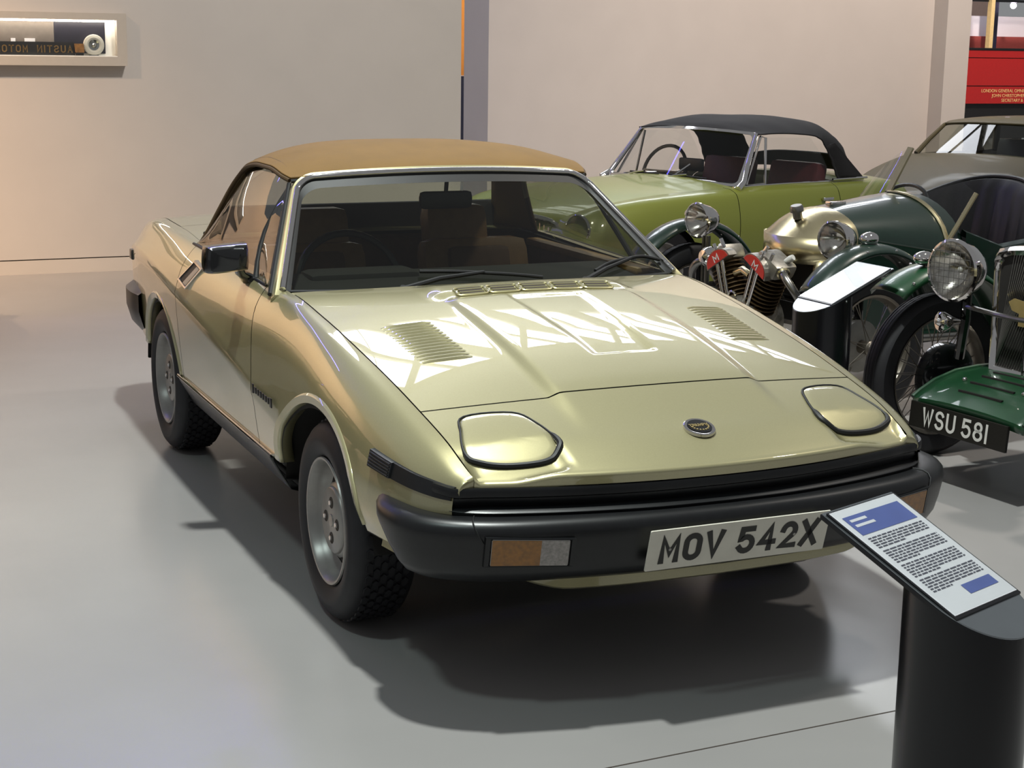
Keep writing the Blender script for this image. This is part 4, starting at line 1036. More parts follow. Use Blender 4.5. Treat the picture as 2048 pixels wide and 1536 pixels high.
MB().box((.0, .13, .905), (.05, .09, .02), None, .004).build('filler_catch', 'chrome', body)
cs = [(.62, .385, .78), (.85, .42, .70), (1.25, .44, .74), (1.6, .40, .78), (1.95, .26, .70), (2.15, .10, .58)]
b = MB(); b.rings([[(-w, y, .28), (-w*1.03, y, .5), (-w, y, z), (-w*.93, y, z+.012), (-w*.90, y, z-.02)] for y, w, z in cs], False, False)
b.rings([[(w*.90, y, z-.02), (w*.93, y, z+.012), (w, y, z), (w*1.03, y, .5), (w, y, .28)] for y, w, z in cs], False, False)
b.rings([[(-w*.93, y, z+.012), (0, y, z+.05), (w*.93, y, z+.012)] for y, w, z in cs[3:]], False, False)
b.box((0, 1.1, .29), (.80, 1.9, .04)); tub = b.build('body_tub', 'racing_green', mo, recalc=False, angle=50)
# brass cowl: dome, band, cheeks
N = 20; cow = MB()
dome = []
for k in range(9):
    t = k/8
    row = []
    for i in range(N+1):
        a = PI*i/N; xt = -.252*math.cos(a); zt = .765+(.892-.765)*math.sin(a)             # rear arch
        xf = -.242*math.cos(a); yf = -.215+.125*(xf/.242)**2; q = math.sin(t*PI/2)
        row.append((lerp(xf, xt, t), lerp(yf, .04, t), lerp(.765, zt, q) if t > 0 else .765))
    dome.append(row)
cow.grid(dome)
cowl = cow.build('radiator_cowl', 'brass', mo, recalc=False, label='polished brass radiator cowl')
MB().rings([[(x_, -.217+.125*(x_/.242)**2, z) for x_ in frange(-.244, .244, 20)] for z in (.768, .70, .645)], False, False).build('cowl_band', 'brass', cowl, recalc=False, solid=.006)
for sgn in (-1, 1):
    MB().grid([[(sgn*.246, lerp(-.09, .04, t), z) for t in frange(0, 1, 4)] for z in (.77, .6, .42, .34)]).build('cowl_cheek', 'brass', cowl, recalc=False, solid=.004)
    MB().grid([[(sgn*(.246-.08*t), -.092-.065*math.sin(t*PI/2), z) for t in frange(0, 1, 5)] for z in (.66, .6, .5, .4, .34)]).build('cowl_fillet', 'brass', cowl, recalc=False, solid=.004)
MB().box((0, -.02, .52), (.46, .06, .36)).build('radiator_core', 'dark_interior', cowl)
MB().lathe([(0, .045), (.026, .045), (.032, .036), (.032, .014), (.022, .012), (.022, -.02)], (0, -.115, .862), (0, -.25, 1), 16).build('radiator_cap', 'steel', cowl)
# engine
def engine():
    e = MB().box((0, -.42, .36), (.24, .22, .22), None, .03).cyl((0, -.56, .38), (0, -.28, .38), .12, 24).build('engine', 'cast_alloy', mo, label='exposed air-cooled V-twin engine')
    for sgn in (-1, 1):
        ax = Vector((sgn*.46, .0, .89)).normalized(); base = Vector((sgn*.06, -.40, .44))
        bar = MB().tube([base, base+ax*.22], .055, 16).build('cylinder', 'engine_brown', e)
        for k in range(10): MB().lathe([(.05, -.003), (.082, -.0025), (.082, .0025), (.05, .003)], base+ax*(.02+.02*k), ax, 20).build('cooling_fin', 'engine_brown', bar)
        hd = base+ax*.25
        h = MB().box(hd, (.15, .13, .075), Matrix.Rotation(sgn*.5, 3, 'Y'), .02).build('cylinder_head', 'cast_alloy', e)
        # rocker box with red plate
        c_ = Vector((sgn*.135+.008, -.495, .66)); ux = Vector((1, 0, -sgn*.62)).normalized(); uy = Vector((sgn*.53, -.05, .85)).normalized(); nz = ux.cross(uy).normalized()
        if nz.y > 0: nz = -nz
        D = [(-.078, -.020), (.078, -.020)]+[(.078*math.cos(t), -.020+.056*math.sin(t)) for t in frange(.12, PI-.12, 12)]
        rk = MB().prism([(a*1.12, b_*1.12) for a, b_ in D], c_-nz*.05, ux, uy, .05 if (ux.cross(uy)).dot(nz) > 0 else -.05).build('rocker_box', 'cast_alloy', e, smooth=False)
        MB().prism(D, c_+nz*.0005, ux, uy, .003 if (ux.cross(uy)).dot(nz) > 0 else -.003).build('enamel_plate', 'enamel_red', rk, smooth=False)
        o_ = c_+nz*.004; 
        letters('M', o_-ux*.018-uy*.014, ux if ux.cross(uy).dot(nz) > 0 else ux, uy, .034, .038, .006, 0, .001 if ux.cross(uy).dot(nz) > 0 else -.001, 'plate_letter', 'letter_white', rk)
        MB().tube([c_+uy*.045-nz*.02, c_+uy*.075-nz*.02], .008, 8).tube([c_+uy*.04-nz*.045+ux*.03, c_+uy*.085-nz*.045+ux*.03], .009, 8).tube([c_+uy*.03-nz*.06-ux*.04, c_+uy*.07-nz*.07-ux*.04], .010, 8).build('rocker_bolts', 'chrome', rk)
        for d_ in (-.020, .018):
            p0 = c_+ux*(d_+sgn*.0)-uy*.02-nz*.012; p1 = Vector((sgn*.045+d_*.8, -.475, .40))
            MB().tube([p0, p1], .0095, 10).build('pushrod_tube', 'chrome', e)
        MB().lathe([(.0, .02), (.014, .02), (.016, 0), (.01, -.03)], hd+Vector((sgn*.06, .03, .03)), (sgn, .3, .6), 10).build('spark_plug', 'letter_white', e)
        pe = hd+Vector((sgn*.07, -.03, -.02)); MB().tube(catmull([pe, pe+Vector((sgn*.07, -.03, -.03)), pe+Vector((sgn*.13, 0, -.12)), pe+Vector((sgn*.15, .12, -.30)), (sgn*.42, .3, .30), (sgn*.46, 1.2, .28)], 5), .019, 12).build('exhaust_pipe', 'steel', e)
        MB().lathe([(.026, -.008), (.032, 0), (.026, .008)], pe+Vector((sgn*.03, -.012, -.008)), (sgn, -.4, -.4), 14).build('exhaust_collar', 'brass', e)
    MB().tube([(-.05, -.44, .60), (.0, -.44, .62), (.05, -.44, .60)], .018, 10).build('inlet_manifold', 'brass', e)
    MB().tube([Vector((0.02, -.52, .50))+Vector((.028*math.cos(t), 0, .028*math.sin(t))) for t in frange(0, 2*PI, 18)[:-1]], .005, 6, loop=True).build('pull_ring', 'chrome', e)
    MB().lathe([(0, .025), (.03, .02), (.045, 0), (.05, -.02), (.035, -.05), (0, -.06)], (-.245, -.46, .655), (0, -1, .1), 18).build('horn', 'chrome', mo)
engine()
for sgn in (-1, 1):      # front axle tubes, wheels, wings and lamps
    MB().tube([(sgn*.05, -.28, .30), (sgn*.57, -.24, .30)], .018, 8).tube([(sgn*.05, -.28, .50), (sgn*.55, -.24, .47)], .018, 8).tube([(sgn*.55, -.24, .22), (sgn*.55, -.24, .58)], .02, 8).build('axle_beam', 'black_gloss', mo)
    w = wire_wheel(mo, sgn*.61, -.25, .335, .335, .095, .235, 28)
    MB().lathe([(0, -.02), (.105, -.02), (.118, -.03), (.118, -.055), (0, -.06)], (0, 0, 0), (sgn, 0, 0), 28).build('brake_drum', 'white_disc', w)
    C0 = Vector((sgn*.61, -.25, .335)); rows = []
    for t in frange(math.radians(12), math.radians(143), 28):
        rows.append([C0+Vector((dx, -.45*math.cos(t)*-1*-1, .45*math.sin(t)))+Vector((0, -.012*math.cos(t)*q, .012*math.sin(t)*q))*1.0 for dx, q in ((-.074, -2.6), (-.066, -1.0), (-.04, .2), (0, .7), (.04, .2), (.066, -1.0), (.074, -2.6))])
    rows = [[Vector((p.x, 2*C0.y-p.y, p.z)) for p in r] for r in rows]
    wg = MB().grid(rows).build('cycle_wing', 'racing_green', mo, recalc=False, solid=.004, angle=60)
    for q in (9, 14, 19):
        for k in (1, 5): MB().sphere(rows[q][k]+Vector((0, 0, .004)), .006, 8, 5).build('wing_bolt', 'chrome', wg)
    MB().tube([C0+Vector((sgn*-.10, 0, 0)), C0+Vector((sgn*-.10, 0, .45))], .010, 8).build('wing_stay', 'steel', wg)
    lp = lamp(mo, (sgn*.466, -.33, .80), (.02 if sgn < 0 else .10, -1, .0), .085, .12)
    MB().tube([(sgn*.466, -.26, .72), (sgn*.466, -.26, .40)], .012, 8).build('lamp_post', 'steel', lp)
    MB().sphere((sgn*.60, -.25, .815), .038, 14, 8, (1, 1.3, .85)).build('side_lamp', 'chrome', mo)
# windscreen over the scuttle, steering wheel, seat
def scut(x): return .67+(.940-.67)*math.sqrt(max(0, 1-(x/.365)**2))
rows = []
for i in range(13):
    x = lerp(-.045, .355, i/12); bt = Vector((x, .53, scut(x)+.004)); tp = Vector((lerp(-.03, .40, i/12), .655, lerp(1.155, .965, (i/12)**1.3)))
    rows.append([bt.lerp(tp, k/5) for k in range(6)])
ws = MB().grid(rows).build('windscreen', 'clear_glass', mo, recalc=False)
MB().tube([r[0] for r in rows], .014, 8, flat=.6).build('screen_base', 'brass', ws)
rows2 = []
for i in range(11):
    x = lerp(-.05, -.355, i/10); bt = Vector((x, .53, scut(x)+.004)); tp = Vector((lerp(-.035, -.36, i/10), .655-.03*i/10, lerp(1.15, .86, (i/10)**1.5)))
    rows2.append([bt.lerp(tp, k/5) for k in range(6)])
MB().grid(rows2).build('screen_pane', 'clear_glass', ws, recalc=False)
MB().bar(rows[0][0], rows[0][-1], .034, .012, (0, 1, 0)).build('screen_post', 'brass', ws); MB().tube(rows[-1], .012, 8).build('screen_post', 'brass', ws)
MB().tube([Vector((-.18, .78, .855))+Vector((.16*math.cos(t), .05*math.sin(t), .10*math.sin(t))) for t in frange(0, 2*PI, 28)[:-1]], .010, 8, loop=True).build('steering_wheel', 'black_plastic', mo)
bk_ = []
for i in range(25):
    x = lerp(-.44, .44, i/24); yb = 1.30-.26*(x/.44)**2; zt = .985-.16*(abs(x)/.44)**2.4
    bk_.append([Vector((x, yb-.12+.010*math.cos(i*PI/1.5), .36)), Vector((x, yb-.10+.010*math.cos(i*PI/1.5), .5)), Vector((x, yb-.03+.010*math.cos(i*PI/1.5), zt-.06)), Vector((x, yb+.01, zt-.005)), Vector((x, yb+.05, zt)), Vector((x, yb+.10, zt-.03)), Vector((x, yb+.12, .4))])
seat = MB().grid(bk_).build('seat_back', 'black_leather', mo, recalc=False)
MB().box((0, 1.0, .42), (.80, .42, .14), None, .04).build('seat_cushion', 'black_leather', seat)
MB().tube([r[4]+Vector((0, 0, .006)) for r in bk_], .012, 8).build('seat_piping', 'black_leather', seat)
rw = wire_wheel(mo, .001, 1.75, .335, .335, .10, .235, 16)

# ------------------------------------------------------------------ vintage sports car at the right edge
vi = empty('vintage_car', (2.15, .46, 0), -1.4785, 'green vintage sports car with chrome radiator and plate WSU 581', 'car')
for sgn in (-1, 1):
    w = wire_wheel(vi, sgn*.54, 0, .333, .333, .115, .238, 40)
    MB().lathe([(0, -.05), (.125, -.05), (.140, -.055), (.140, -.10), (.11, -.115), (0, -.115)], (0, 0, 0), (sgn, 0, 0), 32).build('brake_drum', 'black_gloss', w)
    C0 = Vector((sgn*.54, 0, .333)); rows = []
    for t in frange(math.radians(128), math.radians(10), 24):
        rows.append([C0+Vector((dx, .455*math.cos(t)+.012*math.cos(t)*q, .455*math.sin(t)+.012*math.sin(t)*q)) for dx, q in ((-.10, -2.8), (-.09, -1.0), (-.05, .2), (0, .7), (.05, .2), (.09, -1.0), (.10, -2.8))])
    wg = MB().grid(rows).build('cycle_wing', 'mid_green', vi, recalc=False, solid=.004, angle=60)
    for q in (2, 6):
        for k in (1, 5): MB().sphere(rows[q][k]+Vector((0, 0, .004)), .007, 8, 5).build('wing_bolt', 'chrome', wg)
    sl = MB().sphere((sgn*.52, -.10, .815), .036, 14, 8, (1, 1.4, .8)).build('side_lamp', 'chrome', vi); MB().tube([(sgn*.52, -.09, .79), (sgn*.52, -.09, .75)], .012, 8).build('lamp_stalk', 'chrome', sl)
    lp = lamp(vi, (sgn*.28, -.17, .80), (.10, -1, .0), .118, .14)
    for k in range(9):       # stone guard wires over the lens
        t = -.9+1.8*k/8; h = .110*math.sqrt(max(0.01, 1-t*t)); 
        for q_ in (0, 1):
            e1 = (.110*t, h) if q_ == 0 else (h, .110*t); e0 = (.110*t, -h) if q_ == 0 else (-h, .110*t)
            P2 = [Vector((sgn*.28, -.17, .80))+Vector((.1, -1, 0)).normalized()*.026+Vector((.995, .0995, 0))*a_+Vector((0, 0, b_)) for a_, b_ in (e0, e1)]
            MB().tube(P2, .0012, 4).build('stone_guard_wire', 'steel', lp)
    MB().tube([(sgn*.28, -.09, .74), (sgn*.29, -.08, .60), (sgn*.33, -.06, .44)], .020, 8).build('lamp_pillar', 'black_gloss', vi)
    MB().tube([(sgn*.20, -.10, .36), (sgn*.28, .1, .34), (sgn*.32, .9, .34), (sgn*.36, 2.0, .36)], .03, 8).build('chassis_rail', 'black_gloss', vi)
    MB().tube([(sgn*.28, -.09, .655), (sgn*.10, -.11, .650), (0, -.11, .648)], .010, 8).build('tie_bar', 'steel', vi)
    wire_wheel(vi, sgn*.54, 2.0, .333, .333, .115, .238, 16)
MB().tube([(-.50, 0, .30), (-.25, -.02, .25), (.25, -.02, .25), (.50, 0, .30)], .028, 10).build('front_axle', 'black_gloss', vi)
hn = MB().lathe([(0, .02), (.010, .018), (.016, .008), (.032, .010), (.040, .004), (.042, -.01), (.02, -.05), (.01, -.08)], (-.30, -.20, .598), (-.3, -1, 0), 20).build('horn', 'chrome', vi)
# radiator shell with mesh, emblem and centre bar
def rs(k, y): return [(x_*k, y, z) for x_, z in ((-.180, .415), (-.184, .60), (-.188, .80), (-.190, .862), (-.172, .890), (-.12, .905), (0, .915), (.12, .905), (.172, .890), (.190, .862), (.188, .80), (.184, .60), (.180, .415))]
def inset(P, d): 
    cz = .66; return [(x_-math.copysign(d, x_) if abs(x_) > .01 else x_, y_, z-(d*1.4 if z > .85 else (-d if z < .45 else 0))) for x_, y_, z in P]
A_ = rs(1, .06); B_ = rs(1, -.045); C_ = inset(rs(1, -.060), .010); D_ = inset(rs(1, -.052), .022); E_ = inset(rs(1, -.03), .026)
rad = MB().rings([A_, B_, C_, D_, E_], True, False).build('radiator_shell', 'chrome', vi, angle=50)
MB().add(inset(rs(1, -.035), .02), [tuple(range(13))]).build('radiator_core', 'dark_interior', rad, recalc=False)
wm = MB()
for k in range(26):
    x0 = -.16+.0125*k
    wm.tube([(max(-.162, x0-.12), -.040, .43), (min(.162, x0+.06), -.040, .875)], .0011, 4, cap=False)
wm2 = wm.build('radiator_mesh', 'steel', rad)
MB().tube([(0, -.055, .42), (0, -.055, .90)], .006, 8).build('centre_bar', 'chrome', rad)
MB().prism([(-.075, .0), (-.055, -.03), (-.02, -.038), (-.02, -.085), (.02, -.085), (.02, -.038), (.055, -.03), (.075, 0), (.05, .016), (0, .010), (-.05, .016)], (-.005, -.066, .70), (1, 0, 0), (0, 0, 1), .008).build('emblem', 'badge_gold', rad, smooth=False)
MB().lathe([(0, .04), (.03, .038), (.036, .03), (.036, .01), (.03, 0)], (0, 0, .912), (0, 0, 1), 18).build('radiator_cap', 'chrome', rad)
# dumb-iron apron with louvres, number plate
ap = [[Vector((x, y, z+.015*(1-(x/.29)**2))) for x in frange(-hw, hw, 12)] for y, z, hw in ((-.335, .285, .285), (-.33, .315, .285), (-.30, .335, .284), (-.23, .372, .278), (-.14, .402, .262), (-.05, .415, .235), (.02, .42, .20))]
apron = MB().grid(ap).build('apron', 'mid_green', vi, recalc=False, solid=.006)
for sgn in (-1, 1): MB().tube([r[0 if sgn < 0 else -1] for r in ap[1:]], .011, 8).build('apron_bead', 'mid_green', apron)
for k in range(4):
    y = -.265+.058*k; z = pch([-.33, -.30, -.23, -.14, -.05], [.315, .335, .372, .402, .415])(y)+.014
    MB().bar((-.11, y, z), (.11, y-.0, z), .010, .008).build('apron_louvre', 'dark_interior', apron)
for sgn in (-1, 1): MB().sphere((sgn*.15, -.20, .398), .010, 10, 6).build('apron_rivet', 'chrome', apron)
pv = MB().box((-.025, -.345, .258), (.50, .012, .098), Matrix.Rotation(-.08, 3, 'X'), .002).build('number_plate', 'plate_black', vi, smooth=False, label='black plate reading WSU 581 in white')
letters('WSU 581', (-.205, -.3535, .222), (1, 0, 0), (0, .08, 1), .072, .048, .011, .011, .001, 'plate_character', 'letter_white', pv, space=.022, widths={'W': .056})
# bonnet, scuttle and tub behind the radiator
bs = [(.05, .185, .905, .80, .40), (.5, .24, .92, .79, .38), (.85, .30, .945, .78, .36), (1.0, .33, .95, .77, .36)]
MB().rings([arch_ring(*s_) for s_ in bs], False, False).build('bonnet', 'mid_green', vi, recalc=False, angle=60)
ts = [(1.0, .34, .77), (1.4, .38, .70), (1.9, .38, .78), (2.5, .22, .66), (2.75, .06, .5)]
b = MB()
for sgn in (-1, 1): b.rings([[(sgn*w_, y, .36), (sgn*w_*1.03, y, .55), (sgn*w_, y, z), (sgn*w_*.92, y, z)] for y, w_, z in ts], False, False)
b.rings([[(-w_*.92, y, z), (0, y, z+.04), (w_*.92, y, z)] for y, w_, z in ts[2:]], False, False); b.box((0, 1.6, .38), (.66, 1.3, .04)); b.build('body_tub', 'mid_green', vi, recalc=False, angle=50)

# ------------------------------------------------------------------ information stands
def info_stand(loc, rz, label, printed=True, group='information stands'):
    """origin under the lower edge of the sheet; +y runs up the slope"""
    st = empty('information_stand', (loc[0], loc[1], 0), rz, label, 'stand', group)
    z0, z1, L = .663, .787, .2705; k = (z1-z0)/L; CY = .035; Rr = .115
    def pl(x, y, d=0.0): return Vector((x, y, z0+k*y+d))
    # column with the top cut on the slope
    ring = [(Rr*math.cos(t), CY+Rr*math.sin(t)) for t in frange(0, 2*PI, 48)[:-1]]
    MB().rings([[(x, y, .0) for x, y in ring], [(x, y, .012) for x, y in ring], [(x, y, z0+k*y-.012) for x, y in ring]], True, True).build('column', 'stand_black', st, angle=40)
    MB().rings([[(x*s_, CY+(y-CY)*s_, z) for x, y in ring] for s_, z in ((1.0, .0), (1.22, .0), (1.22, .010), (1.0, .014))], True, False).build('base', 'stand_black', st, angle=40)
    # steel plate: straight sides, rounded lower end
    out = [(Rr, L+.012), (-Rr, L+.012)]+[(Rr*math.cos(t), CY+Rr*math.sin(t)) for t in frange(PI, 2*PI, 28)]
    n = len(out)
    b = MB(); b.rings([[pl(x, y, -.012) for x, y in out], [pl(x, y, -.004) for x, y in out]], True, True); b.build('plate', 'stand_black', st, smooth=False)
    b = MB(); b.rings([[pl(x*.985, CY+(y-CY)*.99, -.004) for x, y in out], [pl(x*.985, CY+(y-CY)*.99, -.001) for x, y in out]], True, True); b.build('steel_face', 'brushed_steel', st, smooth=False)
    cen = [(-.105, .0), (.105, .0), (.105, L), (-.105, L)]
    sh = MB().rings([[pl(x, y, -.0005) for x, y in cen], [pl(x, y, .0035) for x, y in cen]], True, True).build('sheet', 'bridge_paper', st, smooth=False)
    bk2 = [(-.109, -.006), (.109, -.006), (.109, L+.003), (-.109, L+.003)]
    MB().rings([[pl(x, y, -.001) for x, y in bk2], [pl(x, y, .0025) for x, y in bk2]], True, True).build('sheet_backing', 'stand_black', st, smooth=False)
    def rect(x0, y0, x1, y1, m, name, d=.0042): MB().add([pl(x0, y0, d), pl(x1, y0, d), pl(x1, y1, d), pl(x0, y1, d)], [(0, 1, 2, 3)]).build(name, m, sh, smooth=False)
    if printed:
        rect(-.090, .205, .090, .252, 'blue_print', 'header_band'); rect(-.010, .026, .085, .048, 'blue_print', 'footer_band')
        rect(-.080, .237, -.030, .243, 'bridge_paper', 'header_line', .0046); rect(-.080, .224, -.020, .230, 'bridge_paper', 'header_line', .0046)
        rng = random.Random(3)
        y = .193
        for ln in range(26):
            if ln in (5, 12, 19): y -= .004; continue
            x = -.088; end = .088 if ln not in (4, 11, 18, 25) else rng.uniform(-.03, .05)
            b = MB()
            while x < end:
                wd = rng.uniform(.006, .020); x1 = min(x+wd, end); b.add([pl(x, y, .0042), pl(x1, y, .0042), pl(x1, y+.0030, .0042), pl(x, y+.0030, .0042)], [(0, 1, 2, 3)]); x = x1+.003
            b.build('text_line', 'ink', sh, smooth=False); y -= .0058
    # acrylic cover
    MB().rings([[pl(x*1.0, y, .0048) for x, y in cen], [pl(x, y, .0065) for x, y in cen]], True, True).build('acrylic_cover', 'clear_glass', sh, smooth=False)
    return st
info_stand((-.2205, -2.1095), .354, 'black information stand with a printed sheet, in front of the gold bumper')
info_stand((1.519, .999), -1.529, 'black information stand with a white sheet, its print left out as glare, beside the wire-wheeled cars', False)  # unprinted sheet stands for glare washing out the text

# ------------------------------------------------------------------ lit display case on the left wall
cx0, cx1, cz0, cz1, cyf = -2.3, .081, 1.446, 1.803, 7.38
mat('case_paint', '#bcb2a5', rough=.6, var=.02); mat('case_white', '#f2efe8', rough=.7, emit='#fff6e8', estr=.0); mat('case_tube', '#ffffff', emit='#fff4e4', estr=14)
mat('case_grey', '#6f665f', rough=.8); mat('case_dark', '#1d1a26', rough=.5); mat('sign_black', '#171310', rough=.5); mat('sign_gold', '#b08a55', rough=.3, metal=.8); mat('crate_wood', '#9a6a32', rough=.6, var=.3, scale=40)
case = empty('display_case', ((cx0+cx1)/2, WY, 1.44), 0, 'wall display case with lit white inside and grey frame', 'display case')
def wbox(name, x0, x1, y0, y1, z0, z1, m, par, org):
    b = MB().box(((x0+x1)/2-org[0], (y0+y1)/2-org[1], (z0+z1)/2-org[2]), (x1-x0, y1-y0, z1-z0)); return b.build(name, m, par, smooth=False)
co_ = ((cx0+cx1)/2, WY, 1.44)
ox0, ox1, oz0, oz1 = -2.24, .0145, 1.508, 1.756
wbox('frame_rail', cx0, cx1, cyf, WY, oz1, cz1, 'case_paint', case, co_); wbox('frame_rail', cx0, cx1, cyf, WY, cz0, oz0, 'case_paint', case, co_)
wbox('frame_stile', ox1, cx1, cyf, WY, oz0, oz1, 'case_paint', case, co_); wbox('frame_stile', cx0, ox0, cyf, WY, oz0, oz1, 'case_paint', case, co_)
wbox('back_panel', ox0, ox1, WY-.008, WY, oz0, oz1, 'case_white', case, co_)
wbox('shelf', ox0, ox1, cyf+.004, WY-.006, oz0, oz0+.006, 'case_white', case, co_)
wbox('dark_panel', -.40, -.055, WY-.016, WY-.010, oz0+.02, oz1-.012, 'case_dark', case, co_)
wbox('grey_panel', ox0, -.402, WY-.016, WY-.010, oz0+.02, oz1-.012, 'case_grey', case, co_)
wbox('light_tube', ox0+.02, ox1-.01, cyf+.018, cyf+.036, oz1-.014, oz1-.002, 'case_tube', case, co_)
wbox('glass_pane', ox0, ox1, cyf+.006, cyf+.009, oz0, oz1, 'clear_glass', case, co_)
sg = empty('name_board', (-.82, 7.43, oz0+.006), 0, 'black board with reversed gold letters inside the wall case', 'sign')
MB().box((0, 0, .045), (1.10, .012, .09)).build('board', 'sign_black', sg, smooth=False)
letters('AUSTIN MOTOR', (.535, -.008, .018), (-1, 0, 0), (0, 0, 1), .050, .034, .008, .0115, -.003, 'board_letter', 'sign_gold', sg, space=.05)
dl = empty('headlamp_exhibit', (-.140, 7.412, oz0+.006), 0, 'round cream and chrome headlamp standing in the wall case', 'headlamp')
MB().lathe([(.036, .0), (.050, .008), (.068, .004), (.072, -.01), (.06, -.03), (0, -.04)], (0, 0, .073), (0, -1, 0), 32).build('rim', 'plate_white', dl)
MB().lathe([(0, .012), (.02, .010), (.022, 0), (.036, .002)], (0, 0, .073), (0, -1, 0), 24).build('lens', 'lamp_reflector', dl)
MB().lathe([(0, .018), (.008, .017), (.012, .012)], (0, 0, .073), (0, -1, 0), 16).build('boss', 'chrome', dl)
MB().box((0, .01, .003), (.06, .03, .006)).build('foot', 'steel', dl, smooth=False)
cr_ = MB().prism([(-.028, 0), (.030, .0), (.026, .06), (-.034, .06)], (-.240, 7.392, oz0+.0265), (1, 0, 0), (0, 0, 1), -.022).build('wooden_block', 'crate_wood', None, smooth=False); tag(cr_, 'small brown wooden block beside the headlamp in the wall case', 'block')
wbl = MB().box((-.240, 7.402, oz0+.0165), (.05, .02, .021)).build('block_stand', 'sign_black', cr_, smooth=False)
for x0, w_, lb in ((-.675, .03, 'narrow white caption card leaning above the black name board'), (-.565, .07, 'wide white caption card leaning above the black name board')):
    tg = MB().box((x0, WY-.025, oz0+.006+.056), (w_, .012, .112), None, .001).build('caption_card', 'bridge_paper', None, smooth=False); tag(tg, lb, 'card', 'caption cards')

# ------------------------------------------------------------------ far background: red vehicle, glazed screen, amber hall beyond the gap
mat('bus_gold', '#e8bd7c', rough=.5); mat('bus_red', '#a81512', rough=.3, coat=.5, var=.05); mat('bus_line', '#2a1512', rough=.5); mat('cream_frame', '#d8bf86', rough=.5); mat('pink_wall', '#cdb3a6', rough=.7, var=.03)
mat('amber_glow_paint', '#c07a2a', rough=.7, var=.05, emit='#b4702a', estr=.0); mat('night_blue', '#1d1f33', rough=.5); mat('shop_red', '#a34a44', rough=.6); mat('olive_panel', '#8a7c4a', rough=.6); mat('lamp_glow', '#ffffff', emit='#f3dcff', estr=9)
bus = empty('lorry', (15.2, 14.9, 0), 0, 'red lorry side with small gold lettering at the right edge', 'lorry')
def lb(name, x0, x1, z0, z1, m, y0=-.9, y1=.9): return MB().box(((x0+x1)/2-15.2, (y0+y1)/2, (z0+z1)/2), (x1-x0, y1-y0, z1-z0), None, .004).build(name, m, bus, smooth=False)
for z0, z1 in ((1.555, 1.655), (1.175, 1.545), (.93, 1.163)): lb('side_panel', 12.3, 18.4, z0, z1, 'bus_red')
lb('inner_body', 12.35, 18.35, .95, 1.64, 'bus_line', -.88, .88); lb('top_rail', 12.28, 18.42, 1.655, 1.685, 'black_plastic', -.91, .91); lb('underframe', 12.4, 18.3, .45, .93, 'black_rubber', -.85, .85)
for x, y in ((13.4, -.72), (17.3, -.72), (13.4, .72), (17.3, .72)): wheel_simple(bus, x-15.2, y, .45, .22, .26).rotation_euler = (0, 0, PI/2)
def text(body, o, size, m, parent, name):
    cu = bpy.data.curves.new(name, 'FONT'); cu.body = body; cu.size = size; cu.extrude = .001
    t = bpy.data.objects.new(name, cu); COL.objects.link(t); dg = bpy.context.evaluated_depsgraph_get(); me = bpy.data.meshes.new_from_object(t.evaluated_get(dg))
    bpy.data.objects.remove(t); me.materials.clear(); me.materials.append(MATS[m]); ob = bpy.data.objects.new(name, me); COL.objects.link(ob); ob.parent = parent; ob.location = o; ob.rotation_euler = (PI/2, 0, 0); return ob
for i, (tx, x0) in enumerate((('LONDON GENERAL OMNIBUS COMPANY', 12.99), ('JOHN CHRISTOPHER COATES', 13.18), ('SECRETARY & TREASURER', 13.35))): text(tx, (x0-15.2, -.902, 1.085-.065*i), .062, 'bus_gold', bus, 'side_lettering')
ws_ = empty('glazed_screen', (14.5, 16.6, 0), 0, 'cream framed glazed screen above the red lorry', 'screen')
def gb_(name, x0, x1, z0, z1, m, y0=-.05, y1=.05): return MB().box(((x0+x1)/2-14.5, (y0+y1)/2, (z0+z1)/2), (x1-x0, y1-y0, z1-z0)).build(name, m, ws_, smooth=False)
gb_('post', 15.15, 15.22, 0, 4.2, 'cream_frame', -.09, .0); gb_('post', 12.6, 12.7, 0, 4.2, 'cream_frame'); gb_('post', 18.2, 18.3, 0, 4.2, 'cream_frame')
gb_('rail', 12.6, 18.3, 2.50, 2.58, 'cream_frame', -.06, .05); gb_('rail', 12.6, 18.3, 2.40, 2.44, 'black_plastic', -.02, .05); gb_('rail', 12.6, 18.3, 4.1, 4.2, 'cream_frame')
gb_('dark_post', 15.50, 15.62, 0, 4.2, 'night_blue', .3, .42); gb_('pale_panel', 12.7, 15.1, 1.0, 2.38, 'pink_wall', .5, .55); gb_('olive_panel', 12.7, 18.2, 2.6, 4.1, 'olive_panel', .6, .65); gb_('white_panel', 15.3, 18.2, 1.0, 2.2, 'bridge_paper', .7, .75); gb_('red_panel', 15.32, 18.2, 1.0, 1.88, 'shop_red', .60, .65)
b = MB(); b.sphere((15.82-14.5, .2, 2.36), .05, 12, 8); b.build('globe_lamp', 'lamp_glow', ws_)
b = MB(); b.box((2, 18.9, 2.5), (30, .2, 5)); tag(b.build('wall_far', 'pink_wall', smooth=False), 'far cream wall of the hall', kind='structure')
am = empty('amber_glow_panel', (5.7, 15.1, 0), 0, 'tall added panel coloured as the amber glow glimpsed through the gap between the walls', 'panel')  # board colour stands for the amber glow beyond the gap
MB().box((0, 0, 2.2), (2.2, .1, 1.9)).build('amber_glow_board', 'amber_glow_paint', am, smooth=False); MB().box((0, -.1, .62), (2.2, .3, 1.24)).build('plinth', 'night_blue', am, smooth=False)
spot('panel_spot', (5.0, 12.6, 4.6), (5.7, 15.0, 2.0), 240, (1, .8, .55), 70, .6, .1)
spot('lorry_spot', (13.6, 11.2, 4.8), (13.9, 14.0, 1.3), 420, (1, .85, .75), 80, .6, .15)
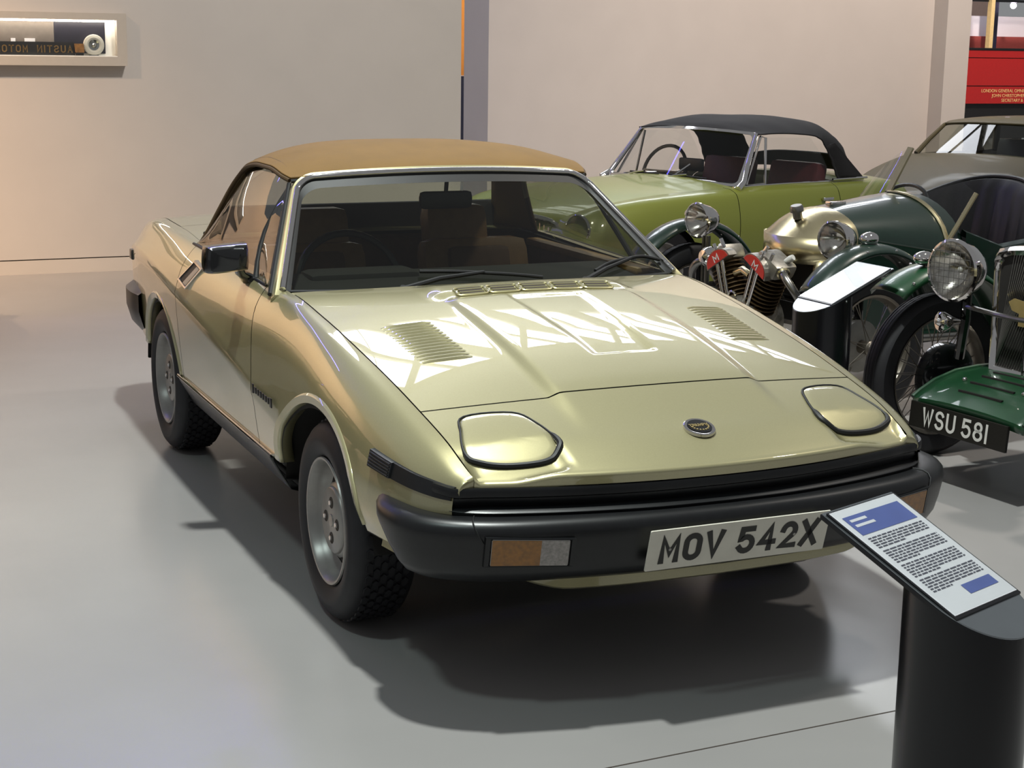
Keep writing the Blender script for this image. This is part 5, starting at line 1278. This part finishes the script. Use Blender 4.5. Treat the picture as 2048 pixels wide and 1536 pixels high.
spot('screen_spot', (14.8, 14.6, 5.4), (15.2, 17.2, 2.2), 420, (1, .85, .8), 90, .6, .15)
# ------------------------------------------------------------------ roof glazing of the hall (seen as reflections in the paint)
mat('roof_glass', '#ffffff', emit='#f4f8ff', estr=6.0); mat('roof_steel', '#6d6a66', rough=.5); mat('neon_blue', '#3a3aff', emit=(.16, .14, 1.0), estr=16)
for i in range(5):
    f_ = -.02+.24*i
    rl = empty('window_%d' % (i+1), (lerp(2.3, 12.7, f_), lerp(10.4, 14.8, f_), 8.4), .40); tag(rl, kind='structure')
    MB().box((0, 0, 0), (2.1, 3.4, .02)).build('pane', 'roof_glass', rl, smooth=False)
    for q in (-1.06, .1, 1.06): MB().box((q, 0, -.06), (.12, 3.5, .12)).build('glazing_bar', 'roof_steel', rl, smooth=False)
    for q in (-1.7, 1.7): MB().box((0, q, -.08), (2.2, .10, .16)).build('glazing_bar', 'roof_steel', rl, smooth=False)
    MB().bar((-1.05, -1.7, -.08), (1.05, .3, -.08), .14, .14).build('glazing_bar', 'roof_steel', rl, smooth=False)
nt_ = empty('neon_tube', (-1.5, 8.1, 4.6), 0, 'long blue neon tube above the partition wall', 'lamp')
MB().tube([(-3.0, 0, 0), (2.9, -.1, 0)], .035, 10).build('glass_tube', 'neon_blue', nt_)
for x in (-2.9, 0, 2.8): MB().tube([(x, -.05, .03), (x, -.05, .35)], .012, 6).build('hanger', 'steel', nt_)
MB().bar((-3.0, -.05, .37), (2.9, -.05, .37), .05, .04).build('hanging_rail', 'steel', nt_, smooth=False)
for x in (-2.9, 2.8): MB().tube([(x, -.05, .39), (x, -.05, 4.0)], .008, 6).build('suspension_rod', 'steel', nt_)
# unseen coupe copy added left of frame for its dark reflection in the door
def copy_tree(o, parent=None):
    c = o.copy(); COL.objects.link(c); c.parent = parent
    for ch in list(o.children): copy_tree(ch, c)
    return c
c2 = copy_tree(co); c2.location = (-3.75, 5.1, 0); c2.rotation_euler = (0, 0, 1.50)
c2['label'] = 'dark bronze coupe added unseen left of the gold convertible for its reflection in the door'
